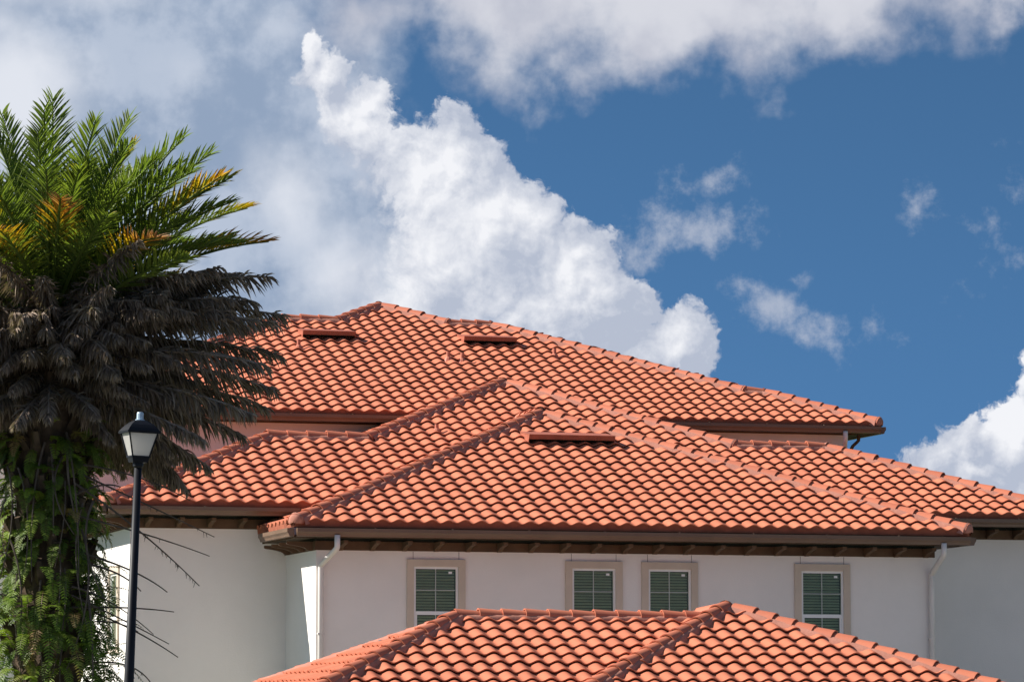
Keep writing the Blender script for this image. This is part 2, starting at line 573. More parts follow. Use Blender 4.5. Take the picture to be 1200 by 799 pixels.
class Tiles:
    """all the tiled slopes of one roof collected into one mesh"""
    def __init__(self):
        self.V, self.F, self.A, self.n = [], [], [], 0
        self.C, self.CF, self.cn = [], [], 0      # eave closure

    def slope(self, O, U, Hdir, us, ss, eave=True, phase=0.0):
        """O eave origin, U unit vector along the eave, Hdir horizontal unit vector up the slope; (us, ss) = upper outline (ss as horizontal run)"""
        O, U, Hd = np.array(O, float), np.array(U, float), np.array(Hdir, float)
        Z = np.array([0, 0, 1.0])
        Vv = Hd * CP + Z * SP
        N = Z * CP - Hd * SP
        us = np.array(us, float)
        ss = np.array(ss, float) / CP
        k0, k1 = math.ceil((us.min()) / TW * SEG), math.floor(us.max() / TW * SEG)
        u = np.arange(k0, k1 + 1) * TW / SEG
        top = np.interp(u, us, ss)
        prof = tile_profile(u + phase)
        tid = np.floor((u + phase) / TW + 0.2).astype(int)
        tid -= tid.min()
        rows = int(math.ceil(top.max() / TE))
        nc = len(u)
        jit = RNG.normal(0, 0.0014, (rows + 1, tid.max() + 2))
        tilt = RNG.normal(0, 0.002, (rows + 1, tid.max() + 2))
        rnd = RNG.random((rows + 1, tid.max() + 2))
        for r in range(rows):
            s0 = r * TE
            ok = top > s0 + 0.004
            if not ok.any():
                continue
            j = jit[r][tid]
            tl = tilt[r][tid]
            s1 = np.minimum(s0 + TE, top)
            dz = (LIFT + tl) * (1 - (s1 - s0) / TE)
            sl = s0 + jit[r][tid] * 1.5
            rings = [(sl, prof + LIFT + tl + j), (s1, prof + dz + j * 0.3),
                     (sl, prof + LIFT + tl + j), (sl, prof + LIFT + tl + j - THK),
                     (sl, prof + LIFT + tl + j - THK), (np.minimum(s0 + 0.11, s1), prof + LIFT * 0.72 + j - THK)]
            base = self.n
            for s, h in rings:
                s = np.broadcast_to(s, u.shape)
                P = O + u[:, None] * U + s[:, None] * Vv + h[:, None] * N
                self.V.append(P)
                self.A.append(rnd[r][tid])
            self.n += 6 * nc
            both = np.nonzero(ok[:-1] & ok[1:])[0]
            for a, b in ((0, 1), (3, 2), (5, 4)):
                q = np.stack([base + a * nc + both, base + a * nc + both + 1, base + b * nc + both + 1, base + b * nc + both], 1)
                self.F.append(q)
        # felted deck under the tiles
        P0 = O + us[:, None] * U - 0.020 * N
        P1 = O + us[:, None] * U + ss[:, None] * Vv - 0.020 * N
        self.V += [P0, P1]
        self.A.append(np.zeros(2 * len(us)))
        i = np.arange(len(us) - 1)
        self.F.append(np.stack([self.n + i, self.n + i + 1, self.n + len(us) + i + 1, self.n + len(us) + i], 1))
        self.n += 2 * len(us)
        # the closure that fills the ends of the barrels at the eave
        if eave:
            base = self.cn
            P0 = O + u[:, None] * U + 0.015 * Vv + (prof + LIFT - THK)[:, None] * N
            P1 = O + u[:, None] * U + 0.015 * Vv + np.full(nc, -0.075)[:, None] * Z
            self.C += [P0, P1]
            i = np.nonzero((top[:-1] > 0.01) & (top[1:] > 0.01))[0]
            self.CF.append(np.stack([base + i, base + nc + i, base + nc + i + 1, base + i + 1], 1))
            self.cn += 2 * nc

    def build(self, name, parent):
        V = np.concatenate(self.V)
        F = np.concatenate(self.F)
        A = np.concatenate(self.A)
        used = np.zeros(len(V), bool)
        used[F.ravel()] = True
        idx = np.cumsum(used) - 1
        V, A, F = V[used], A[used], idx[F]
        me = bpy.data.meshes.new(name)
        me.vertices.add(len(V))
        me.vertices.foreach_set('co', V.astype(np.float32).ravel())
        me.loops.add(F.size)
        me.loops.foreach_set('vertex_index', F.astype(np.int32).ravel())
        me.polygons.add(len(F))
        me.polygons.foreach_set('loop_start', (np.arange(len(F)) * 4).astype(np.int32))
        me.polygons.foreach_set('use_smooth', [True] * len(F))
        at = me.attributes.new('tile_rand', 'FLOAT', 'POINT')
        at.data.foreach_set('value', A.astype(np.float32))
        me.materials.append(M['tile'])
        me.update(calc_edges=True)
        me.validate()
        o = bpy.data.objects.new(name, me)
        COL.objects.link(o)
        o.parent = parent
        if self.C:
            mb = MB()
            mb.v = [tuple(p) for p in np.concatenate(self.C)]
            mb.f = [tuple(int(i) for i in q) for q in np.concatenate(self.CF)]
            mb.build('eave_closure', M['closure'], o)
        return o


CAP_UP = -0.010


def ridge_caps(p0, p1, parent, drop=0.27, blob0=False, blob1=False, mortar=True, seed=0, h=0.0):
    """barrel caps laid from the low end p0 to the high end p1, bedded in mortar; drop = fall of the slopes per metre sideways"""
    rr = random.Random(seed + 31)
    a, b = Vector(p0), Vector(p1)
    d = b - a
    L = d.length
    d.normalize()
    W = d.cross(Vector((0, 0, 1))).normalized()
    Up = W.cross(d).normalized()
    n = max(1, round(L / 0.37))
    ex = L / n
    mb = MB()
    att = []
    NS = 10
    for k in range(n):
        s0 = k * ex - 0.03
        s1 = (k + 1) * ex + 0.02
        c = rr.random()
        off = Vector((0, 0, h)) + W * rr.uniform(-0.008, 0.008) + Up * rr.uniform(-0.006, 0.006)
        r0, r1 = 0.149 + rr.uniform(-.003, .003), 0.130
        rings = [(s0, r0 - 0.02, 0.018), (s0, r0, 0.018), (s0 + 0.004, r0, 0.018), (s1, r1, 0.0)]
        i = len(mb.v)
        for (s, r, up) in rings:
            for j in range(NS + 1):
                t = math.pi * (-0.06 + 1.12 * j / NS)
                mb.v.append(tuple(a + d * s + off + W * (math.cos(t) * r) + Up * (math.sin(t) * r + up + CAP_UP)))
                att.append(c)
        for q in range(3):
            if q == 1:
                continue
            for j in range(NS):
                x = i + q * (NS + 1) + j
                mb.f.append((x, x + 1, x + NS + 2, x + NS + 1))
    o = mb.build('ridge_cap', M['cap'], parent, smooth=True, attrs={'tile_rand': att})
    if mortar:
        ms = MB()
        steps = max(2, int(L / 0.06))
        prof = [(-0.205, -0.03), (-0.182, 0.030), (-0.160, 0.060), (-0.130, 0.080), (0.130, 0.080), (0.160, 0.060), (0.182, 0.030), (0.205, -0.03)]
        for k in range(steps + 1):
            s = L * k / steps
            for (w, up) in prof:
                ww = w + rr.uniform(-0.006, 0.006)
                ms.v.append(tuple(a + d * s + W * ww + Vector((0, 0, up - drop * abs(ww) + 0.02 + rr.uniform(-0.003, 0.003)))))
        m = len(prof)
        for k in range(steps):
            for j in range(m - 1):
                x = k * m + j
                ms.f.append((x, x + 1, x + m + 1, x + m))
        ms.build('mortar_bed', M['mortar'], parent, smooth=True)
    for flag, p, sgn in ((blob0, a, -1), (blob1, b, 1)):
        if not flag:
            continue
        bl = MB()
        c = p + Vector((0, 0, 0.01 + h))
        rad = 0.156 if sgn < 0 else 0.132
        nu, nv = 12, 7
        for x in range(nv):
            th = math.pi / 2 * x / (nv - 1)
            for y in range(nu + 1):
                ph = math.pi * (-0.1 + 1.2 * y / nu)
                jr = rad * (1 + rr.uniform(-0.03, 0.03))
                bl.v.append(tuple(c + d * (sgn * math.sin(th) * jr * 0.8 - sgn * 0.02) + (W * math.cos(ph) + Up * math.sin(ph)) * (math.cos(th) * jr)))
        for x in range(nv - 1):
            for y in range(nu):
                k = x * (nu + 1) + y
                bl.f.append((k, k + 1, k + nu + 2, k + nu + 1))
        bl.build('mortar_plug', M['mortar'], parent, smooth=True)
    return o


GUTTER = [(0, 0), (0, 0.145), (0.012, 0.145), (0.012, 0.010), (0.075, 0.010), (0.090, 0.050), (0.112, 0.085), (0.112, 0.130), (0.100, 0.132),
          (0.100, 0.147), (0.128, 0.147), (0.128, 0.082), (0.100, 0.042), (0.086, 0.0)]


def gutter(parent, a, b, out, z):
    """K-style gutter from a to b (xy), hung with its bottom at z, opening outwards along out"""
    mb = MB()
    A, B = Vector((*a, z)), Vector((*b, z))
    mb.extrude(GUTTER, A, B, Vector((*out, 0)), Vector((0, 0, 1)), cap=False)
    for p, s in ((A, 1), (B, -1)):          # end caps
        o = Vector((*out, 0))
        t = (B - A).normalized() * (0.003 * s)
        pr = [(0, 0), (0, 0.145), (0.128, 0.147), (0.128, 0.082), (0.100, 0.042), (0.086, 0.0)]
        mb.poly([p + t + o * x + Vector((0, 0, y)) for x, y in pr])
    g = mb.build('gutter', M['gutter'], parent)
    # hanger straps along the lip
    L = (B - A).length
    n = int(L / 1.3)
    e = (B - A).normalized()
    o = Vector((*out, 0))
    for k in range(1, n):
        c = A + e * (k * L / n)
        st = MB()
        st.extrude([(0.012, 0.1475), (0.132, 0.1495), (0.132, 0.160), (0.012, 0.158)], c - e * 0.012, c + e * 0.012, o, Vector((0, 0, 1)))
        st.build('gutter_strap', M['gutter'], g)
    return g


def bracket_proto():
    """scrolled rafter tail: deep at the wall, curved up to the eave; local +x points out from the wall, z=0 at the soffit"""
    mb = MB()
    prof = [(0, 0), (0.47, 0), (0.47, -0.045)]
    for k in range(9):
        t = k / 8 * math.pi / 2
        prof.append((0.43 - 0.33 * math.sin(t), -0.06 - 0.09 * (1 - math.cos(t)) - 0.012 * math.sin(2 * t)))
    prof += [(0.06, -0.165), (0, -0.165)]
    mb.extrude(prof, (0, -0.04, 0), (0, 0.04, 0), (1, 0, 0), (0, 0, 1))
    return mb


def copy_bracket(proto, parent, loc, rz):
    o = proto.copy()
    COL.objects.link(o)
    o.parent = parent
    o.location = loc
    o.rotation_euler = (0, 0, rz)
    return o


def brackets(proto, parent, a, b, out, z, n, first):
    rz = math.atan2(out[1], out[0])
    for k in range(n):
        t = (k + 0.5) / n
        loc = (a[0] + (b[0] - a[0]) * t, a[1] + (b[1] - a[1]) * t, z)
        if first[0]:
            proto.parent = parent
            proto.location = loc
            proto.rotation_euler = (0, 0, rz)
            first[0] = False
        else:
            copy_bracket(proto, parent, loc, rz)


def downspout(parent, pts, name='downspout'):
    mb = MB()
    P = [Vector(p) for p in pts]
    R_ = [P[0]]
    for i in range(1, len(P) - 1):            # round the elbows
        a = P[i] + (P[i - 1] - P[i]).normalized() * 0.045
        b = P[i] + (P[i + 1] - P[i]).normalized() * 0.045
        R_ += [a, a.lerp(P[i], 0.5).lerp(P[i].lerp(b, 0.5), 0.5), b]
    R_.append(P[-1])
    mb.tube(R_, 0.052, 10)
    # straps
    o = mb.build(name, M['spout'], parent, smooth=True)
    s = MB()
    x, y, z = pts[-2]
    zz = z - 1.1
    while zz > 0.4:
        s.box(x - 0.06, x + 0.06, y - 0.045, y + 0.045, zz - 0.015, zz + 0.015)
        zz -= 2.2
    s.build('pipe_strap', M['spout'], o)
    return o


def roof_vent(parent, x0, x1, y, z, hgt=0.105, run=0.62):
    """low slotted vent: sheet metal hood over a dark slot, on a slope that climbs along +y"""
    mb = MB()
    w = x1 - x0
    f = Vector((0, -CP, -SP))           # down the slope
    n = Vector((0, -SP, CP))
    X = Vector((1, 0, 0))
    o = Vector((x0, y, z))
    up = 0.16
    # hood: sloped sheet rising off the tiles to a lip
    a = o - f * run + n * 0.06
    lip = o + n * (up + hgt * 0.0)
    mb.extrude([(0, 0.06), (run, up + 0.045), (run + 0.012, up + 0.045), (run + 0.012, up - 0.055), (run, up - 0.055), (run, up + 0.025), (0, 0.04)],
               o - f * run, o - f * run + X * w, f, n)
    # side cheeks
    for s in (0.0, w - 0.012):
        mb.extrude([(0.02, 0.0), (0.02, 0.05), (run, up + 0.03), (run, 0.0)], o - f * run + X * s, o - f * run + X * (s + 0.012), f, n)
    v = mb.build('roof_vent', M['vent'], parent)
    sl = MB()
    sl.extrude([(run - 0.12, 0.03), (run - 0.12, up + 0.0), (run - 0.10, up + 0.0), (run - 0.10, 0.03)], o - f * run + X * 0.02, o - f * run + X * (w - 0.02), f, n)
    sl.build('vent_slot', M['room'], v)
    return v


def vent_pipe(parent, x, y, z, r=0.042, h=0.22, mat='pipe', flash=True):
    mb = MB()
    mb.tube([(x, y, z - 0.1), (x, y, z + h)], r, 10)
    o = mb.build('vent_pipe', M[mat], parent, smooth=False)
    if flash:
        fl = MB()
        fl.tube([(x, y, z - 0.06), (x, y, z + 0.07), (x, y, z + 0.10)], [0.12, 0.075, r + 0.004], 10)
        fl.build('pipe_flashing', M['pipe'], o)
    return o


def window(parent, x0, x1, ztop, y, axis='y', height=1.62):
    """single hung window in a raised stucco surround, on a wall whose face is at y (facing -y)"""
    tw = 0.128
    zb = ztop - height
    def bx(mb, a0, a1, b0, b1, c0, c1):
        if axis == 'y':
            mb.box(a0, a1, b0, b1, c0, c1)
        else:                                 # wall facing -x: swap the axes
            mb.box(b0, b1, a0, a1, c0, c1)
    gx0, gx1, gz0, gz1 = x0 + tw, x1 - tw, zb + tw, ztop - tw
    fr = MB()
    fw_ = 0.042
    bx(fr, gx0, gx0 + fw_, y - 0.004, y + 0.06, gz0, gz1)
    bx(fr, gx1 - fw_, gx1, y - 0.004, y + 0.06, gz0, gz1)
    bx(fr, gx0 + fw_, gx1 - fw_, y - 0.003, y + 0.06, gz1 - fw_, gz1)
    bx(fr, gx0 + fw_, gx1 - fw_, y - 0.003, y + 0.06, gz0, gz0 + fw_)
    mid = gz1 - 0.835
    bx(fr, gx0 + fw_, gx1 - fw_, y + 0.004, y + 0.058, mid - 0.032, mid + 0.032)
    bx(fr, gx0 + fw_, gx0 + fw_ + 0.03, y + 0.012, y + 0.056, gz0 + fw_, mid - 0.032)
    bx(fr, gx1 - fw_ - 0.03, gx1 - fw_, y + 0.012, y + 0.056, gz0 + fw_, mid - 0.032)
    w = fr.build('window', M['vinyl'], parent)
    mu = MB()
    cx = (gx0 + gx1) / 2
    zc = (gz1 - fw_ + mid + 0.032) / 2
    bx(mu, cx - 0.009, cx + 0.009, y + 0.016, y + 0.0235, mid + 0.032, gz1 - fw_)
    bx(mu, gx0 + fw_, gx1 - fw_, y + 0.0165, y + 0.023, zc - 0.008, zc + 0.008)
    bx(mu, cx - 0.009, cx + 0.009, y + 0.016, y + 0.0235, gz0 + fw_, mid - 0.032)
    mu.build('glazing_bar', M['blindbar'], w)
    p = MB()
    bx(p, gx0 + fw_, gx1 - fw_, y + 0.026, y + 0.030, mid + 0.032, gz1 - fw_)
    bx(p, gx0 + fw_ + 0.03, gx1 - fw_ - 0.03, y + 0.027, y + 0.031, gz0 + fw_, mid - 0.032)
    p.build('pane', M['glass'], w)
    bl = MB()
    zz = gz1 - fw_ - 0.03
    while zz > gz0 + fw_:
        d = 0.0205
        if axis == 'y':
            bl.quad((gx0 + fw_ + .012, y + 0.065, zz - d), (gx1 - fw_ - .012, y + 0.065, zz - d), (gx1 - fw_ - .012, y + 0.079, zz + d), (gx0 + fw_ + .012, y + 0.079, zz + d))
        else:
            bl.quad((y + 0.065, gx0 + fw_ + .012, zz - d), (y + 0.065, gx1 - fw_ - .012, zz - d), (y + 0.079, gx1 - fw_ - .012, zz + d), (y + 0.079, gx0 + fw_ + .012, zz + d))
        zz -= 0.052
    bl.build('blind', M['blind'], w)
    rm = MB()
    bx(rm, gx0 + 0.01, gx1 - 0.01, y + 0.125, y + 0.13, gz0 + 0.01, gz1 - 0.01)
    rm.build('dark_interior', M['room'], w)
    # raised surround
    s = MB()
    bx(s, x0, gx0, y - 0.040, y + 0.002, zb, ztop)
    bx(s, gx1, x1, y - 0.040, y + 0.002, zb, ztop)
    bx(s, gx0, gx1, y - 0.0385, y + 0.002, gz1, ztop)
    bx(s, gx0 , gx1, y - 0.055, y + 0.002, zb, gz0)
    s.build('surround', M['trim'], w)
    # small clip at the head of the blind
    c = MB()
    px = gx1 - fw_ - 0.10
    bx(c, px - 0.035, px + 0.03, y + 0.012, y + 0.02, gz1 - fw_ - 0.085, gz1 - fw_ - 0.045)
    c.build('window_clip', M['vinyl'], w)
    return w


M['blindbar'] = tinted('glazing_bar_paint', (0.40, 0.43, 0.40), 0.05, 5.0, 0.5, 0.3)


def wall_with_holes(x0, x1, y, z0, z1, holes, thick=0.2):
    """front wall in the xz plane (face at y) with rectangular openings"""
    mb = MB()
    xs = sorted({x0, x1, *[h[0] for h in holes], *[h[1] for h in holes]})
    zs = sorted({z0, z1, *[h[2] for h in holes], *[h[3] for h in holes]})
    for a, b in zip(xs[:-1], xs[1:]):
        for c, d in zip(zs[:-1], zs[1:]):
            mx, mz = (a + b) / 2, (c + d) / 2
            if any(h[0] < mx < h[1] and h[2] < mz < h[3] for h in holes):
                continue
            mb.quad((a, y, c), (b, y, c), (b, y, d), (a, y, d))
    for h in holes:
        t = y + 0.14
        mb.quad((h[0], y, h[2]), (h[0], t, h[2]), (h[0], t, h[3]), (h[0], y, h[3]))
        mb.quad((h[1], y, h[2]), (h[1], y, h[3]), (h[1], t, h[3]), (h[1], t, h[2]))
        mb.quad((h[0], y, h[3]), (h[0], t, h[3]), (h[1], t, h[3]), (h[1], y, h[3]))
        mb.quad((h[0], y, h[2]), (h[1], y, h[2]), (h[1], t, h[2]), (h[0], t, h[2]))
    return mb


# ================================================================== ground
g = MB()
g.quad((-1500, -600, 0), (1500, -600, 0), (1500, 2400, 0), (-1500, 2400, 0))
structure('ground', g, M['lawn'])
g = MB()
g.box(-60, 90, -30, 30, -0.1, 0.004)
structure('road', g, M['asphalt'])
g = MB()
g.box(-60, 90, 30, 33, -0.1, 0.13)
structure('pavement', g, M['pave'])
g = MB()
g.box(-40, 60, 45, 63.9, -0.1, 0.06)
structure('driveway', g, M['pave'])

# ================================================================== main house
house = empty('house', (21.5, 66.5, 0), 'large white stucco house with stacked tiers of orange tiled hip roofs above four front windows', 'house')
house_m = house
INV = Matrix.Translation(-Vector((21.5, 66.5, 0)))


class Sub:
    pass


def fix_parts(root):
    """parts were written in world coordinates: shift the first level back under the thing's origin"""
    off = root.location.copy()
    for o in list(bpy.data.objects):
        if o.parent is root:
            o.location = o.location - off


# ---- walls
F_Y, F_E = 66.50, 65.92                 # front block: wall face, eave line
FX0, FX1 = 15.55, 27.40
M_Y, M_E = 68.95, 68.32                 # middle tier
MX0, MX1 = 12.633, 30.95
R_Y, R_E = 77.20, 76.62                 # upper tier
RX0, RX1 = 12.55, 29.85
F_Z, M_Z, R_Z = 6.14, 6.59, 8.99        # eave plane heights

WIN = [(17.22, 18.31), (20.20, 21.29), (21.66, 22.745), (24.64, 25.735)]
WTOP = 5.545
holes = [(a + 0.128, b - 0.128, WTOP - 1.62 + 0.128, WTOP - 0.128) for a, b in WIN]
w = wall_with_holes(FX0, FX1, F_Y, 0, F_Z - 0.1, holes)
w.quad((FX0, F_Y, 0), (FX0, F_Y, F_Z - 0.1), (FX0, M_Y, F_Z - 0.1), (FX0, M_Y, 0))
w.quad((FX1, F_Y, 0), (FX1, M_Y, 0), (FX1, M_Y, F_Z - 0.1), (FX1, F_Y, F_Z - 0.1))
w.build('wall', M['stucco'], house)
w = MB()
SWIN = (69.98, 71.05)
w.quad((MX0, M_Y, 0), (FX0, M_Y, 0), (FX0, M_Y, M_Z - 0.1), (MX0, M_Y, M_Z - 0.1))
# left end wall with one opening
ha, hb, hc, hd = SWIN[0] + 0.128, SWIN[1] - 0.128, WTOP - 0.03 - 1.62 + 0.128, WTOP - 0.03 - 0.128
ys = [M_Y, ha, hb, 76.9]
zs = [0, hc, hd, M_Z - 0.1]
for i in range(3):
    for j in range(3):
        if i == 1 and j == 1:
            continue
        w.quad((MX0, ys[i], zs[j]), (MX0, ys[i], zs[j + 1]), (MX0, ys[i + 1], zs[j + 1]), (MX0, ys[i + 1], zs[j]))
for (ya, yb, za, zb) in ((ha, ha, hc, hd), (hb, hb, hc, hd)):
    w.quad((MX0, ya, za), (MX0 + 0.14, ya, za), (MX0 + 0.14, ya, zb), (MX0, ya, zb))
w.quad((MX0, ha, hc), (MX0 + 0.14, ha, hc), (MX0 + 0.14, hb, hc), (MX0, hb, hc))
w.quad((MX0, ha, hd), (MX0 + 0.14, ha, hd), (MX0 + 0.14, hb, hd), (MX0, hb, hd))
w.build('wall', M['stucco'], house)
w = MB()
w.quad((FX1, M_Y, 0), (MX1, M_Y, 0), (MX1, M_Y, M_Z - 0.1), (FX1, M_Y, M_Z - 0.1))
w.quad((MX1, M_Y, 0), (MX1, 76.9, 0), (MX1, 76.9, M_Z - 0.1), (MX1, M_Y, M_Z - 0.1))
w.build('wall', M['stucco'], house)
w = MB()
w.quad((RX0, R_Y, 0), (RX1, R_Y, 0), (RX1, R_Y, R_Z - 0.1), (RX0, R_Y, R_Z - 0.1))
w.quad((RX0, R_Y, 0), (RX0, R_Y, R_Z - 0.1), (RX0, 89.6, R_Z - 0.1), (RX0, 89.6, 0))
w.quad((RX1, R_Y, 0), (RX1, 89.6, 0), (RX1, 89.6, R_Z - 0.1), (RX1, R_Y, R_Z - 0.1))
w.quad((RX0, 89.6, 0), (RX1, 89.6, 0), (RX1, 89.6, R_Z - 0.1), (RX0, 89.6, R_Z - 0.1))
w.build('wall', M['stucco'], house)
# lower flat-topped side wing beyond the palm
w = MB()
w.box(6.5, RX0 - 0.003, 78.0, 86.0, 0, 7.9)
w.box(6.42, RX0 - 0.004, 77.92, 86.08, 7.9, 8.05)
w.build('wall', M['stucco'], house)

# ---- windows and the fine control joints above them
for i, (a, b) in enumerate(WIN):
    window(house, a, b, WTOP, F_Y)
window(house, SWIN[0], SWIN[1], WTOP - 0.03, MX0, axis='x')
for a, b in WIN:
    for x in (a + 0.12, b - 0.115):
        j = MB()
        j.box(x - 0.004, x + 0.004, F_Y - 0.003, F_Y + 0.001, WTOP + 0.002, 5.683)
        j.build('control_joint', M['joint'], house)

# ---- friezes, soffits, fascias
def frieze_and_soffit(segs, z0, z1, zsoff, over):
    """segs: (a, b, out) wall runs in xy with outward normal; a dark strip between board and soffit paints in the eave shade"""
    Zv = Vector((0, 0, 1))
    for (a, b, out) in segs:
        o = Vector((*out, 0))
        A, B = Vector((*a, 0)), Vector((*b, 0))
        f = MB()
        f.extrude([(-0.002, z0), (0.032, z0), (0.032, z1), (-0.002, z1)], A, B, o, Zv)
        f.build('frieze', M['brown'], house)
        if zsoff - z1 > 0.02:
            v = MB()  # near-black strip: deep shadow under the eave, put in as colour
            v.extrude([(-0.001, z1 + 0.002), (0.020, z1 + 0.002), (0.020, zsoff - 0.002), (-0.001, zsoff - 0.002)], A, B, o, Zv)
            v.build('eave_shade_strip', M['room'], house)
        s = MB()
        s.extrude([(-0.004, zsoff), (over, zsoff), (over, zsoff + 0.02), (-0.004, zsoff + 0.02)], A, B, o, Zv)
        so = s.build('soffit', M['soffit'], house)
        s = MB()
        s.extrude([(over + 0.001, zsoff - 0.01), (over + 0.02, zsoff - 0.01), (over + 0.02, zsoff + 0.17), (over + 0.001, zsoff + 0.17)], A, B, o, Zv)
        s.build('fascia', M['brown'], so)


proto = bracket_proto().build('bracket', M['brown'])
first = [True]
# front block
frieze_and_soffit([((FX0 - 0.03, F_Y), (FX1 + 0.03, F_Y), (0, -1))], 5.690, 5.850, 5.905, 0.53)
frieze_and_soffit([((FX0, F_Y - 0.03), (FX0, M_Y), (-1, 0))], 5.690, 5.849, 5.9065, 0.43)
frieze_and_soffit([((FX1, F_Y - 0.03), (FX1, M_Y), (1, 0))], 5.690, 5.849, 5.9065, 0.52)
brackets(proto, house, (FX0 + 0.13, F_Y - 0.03), (FX1 + 0.13, F_Y - 0.03), (0, -1), 5.848, 20, first)
brackets(proto, house, (FX0 - 0.03, F_Y - 0.1), (FX0 - 0.03, M_Y - 0.1), (-1, 0), 5.848, 4, first)
# middle tier
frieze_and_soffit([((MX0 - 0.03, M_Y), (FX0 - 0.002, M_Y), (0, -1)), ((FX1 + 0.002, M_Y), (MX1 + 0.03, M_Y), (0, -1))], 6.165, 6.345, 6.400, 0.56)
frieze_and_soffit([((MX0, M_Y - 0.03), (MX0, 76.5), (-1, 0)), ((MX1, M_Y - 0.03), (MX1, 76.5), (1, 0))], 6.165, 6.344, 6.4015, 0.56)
brackets(proto, house, (MX0, M_Y - 0.03), (FX0, M_Y - 0.03), (0, -1), 6.343, 5, first)
brackets(proto, house, (FX1 + 0.2, M_Y - 0.03), (MX1, M_Y - 0.03), (0, -1), 6.343, 6, first)
brackets(proto, house, (MX0 - 0.03, M_Y - 0.15), (MX0 - 0.03, 73.6), (-1, 0), 6.343, 12, first)
# upper tier: plain soffit, brackets only on the right end
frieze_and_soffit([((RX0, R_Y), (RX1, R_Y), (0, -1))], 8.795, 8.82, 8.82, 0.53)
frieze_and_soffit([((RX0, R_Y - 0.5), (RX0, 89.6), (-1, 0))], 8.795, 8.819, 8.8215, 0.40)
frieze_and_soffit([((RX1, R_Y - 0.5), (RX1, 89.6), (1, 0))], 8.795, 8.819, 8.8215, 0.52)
brace = MB()
brace.tube([(0.04, 0, -0.52), (0.10, 0, -0.42), (0.13, 0, -0.33), (0.18, 0, -0.24), (0.26, 0, -0.17), (0.31, 0, -0.12), (0.32, 0, 0.0)], 0.042, 4, sq=True)
brace = brace.build('bracket', M['brown'], house, loc=(RX1 + 0.002, R_Y + 0.14, 8.818))
for k in range(1, 7):
    copy_bracket(brace, house, (RX1 + 0.002, R_Y + 0.14 + 1.9 * k, 8.818), 0)

# ---- roofs
def hip_front(T, x0, x1, y, z, us, ss, phase=0.0):
    T.slope((0, y, z), (1, 0, 0), (0, 1, 0), us, ss, phase=phase)


def P3(x, run, y0, z0):
    return (x, y0 + run, z0 + PITCH * run)


# front block: hip with a short ridge running back into the middle tier
fx0, fx1, fa = 15.00, 27.94, 6.47
fxa = (fx0 + fx1) / 2
T = Tiles()
T.slope((0, F_E, F_Z), (1, 0, 0), (0, 1, 0), [fx0, fxa, fx1], [0, fa, 0])
T.slope((fx0, 0, F_Z), (0, -1, 0), (1, 0, 0), [-73.9, -(F_E + fa), -F_E], [fa, fa, 0])
T.slope((fx1, 0, F_Z), (0, 1, 0), (-1, 0, 0), [F_E, F_E + fa, 73.9], [0, fa, fa])
roofF = T.build('roof', house)
ap = P3(fxa, fa, F_E, F_Z)
ridge_caps((fx0 + 0.06, F_E + 0.06, F_Z + 0.023), ap, roofF, 0.27, blob0=True, blob1=True, seed=1)
ridge_caps((fx1 - 0.06, F_E + 0.06, F_Z + 0.023), (ap[0] + 0.1, ap[1] - 0.1, ap[2] - 0.038), roofF, 0.27, blob0=True, seed=2)
ridge_caps(ap, (fxa, 73.8, ap[2]), roofF, 0.384, seed=3)
roof_vent(roofF, 20.66, 22.40, 70.45, F_Z + PITCH * (70.45 - F_E) + 0.03)

# middle tier
mx0, mx1, mr, ma = 12.06, 31.28, 3.85, 7.68
T = Tiles()
T.slope((0, M_E, M_Z), (1, 0, 0), (0, 1, 0), [mx0, mx0 + mr, 17.88, 21.74, 25.48, mx1 - mr, mx1], [0, mr, mr, ma, mr, mr, 0])
T.slope((mx0, 0, M_Z), (0, -1, 0), (1, 0, 0), [-(M_E + 2 * mr), -(M_E + mr), -M_E], [0, mr, 0])
T.slope((mx1, 0, M_Z), (0, 1, 0), (-1, 0, 0), [M_E, M_E + mr, M_E + 2 * mr], [0, mr, 0])
T.slope((0, M_E + 2 * mr, M_Z), (-1, 0, 0), (0, -1, 0), [-mx1, -mx1 + mr, -mx0 - mr, -mx0], [0, mr, mr, 0], eave=False)
# side faces of the raised middle
zl = M_Z + PITCH * mr
lx = 17.88
T.slope((lx, 0, zl), (0, -1, 0), (1, 0, 0), [-77.18, -(M_E + ma), -(M_E + mr)], [3.86, 3.86, 0], eave=False)
rx = 25.48
T.slope((rx, 0, zl), (0, 1, 0), (-1, 0, 0), [M_E + mr, M_E + ma, 77.18], [0, 3.74, 3.74], eave=False)
roofM = T.build('roof', house)
pa = P3(21.74, ma, M_E, M_Z)
rl, rl2 = P3(mx0 + mr, mr, M_E, M_Z), P3(lx, mr, M_E, M_Z)
rr_, rr2 = P3(rx, mr, M_E, M_Z), P3(mx1 - mr, mr, M_E, M_Z)
ridge_caps((mx0 + 0.06, M_E + 0.06, M_Z + 0.023), rl, roofM, 0.27, blob0=True, blob1=True, seed=4)
ridge_caps(rl, rl2, roofM, 0.384, blob1=True, seed=5)
ridge_caps(rl2, pa, roofM, 0.27, blob1=True, seed=6)
ridge_caps(rr_, (pa[0] + 0.1, pa[1] - 0.1, pa[2] - 0.038), roofM, 0.27, blob0=True, seed=7)
ridge_caps(rr_, rr2, roofM, 0.384, seed=8)
ridge_caps((mx1 - 0.06, M_E + 0.06, M_Z + 0.023), rr2, roofM, 0.27, blob0=True, blob1=True, seed=9)
vent_pipe(roofM, 19.42, 72.65, M_Z + PITCH * (72.65 - M_E), 0.04, 0.18)

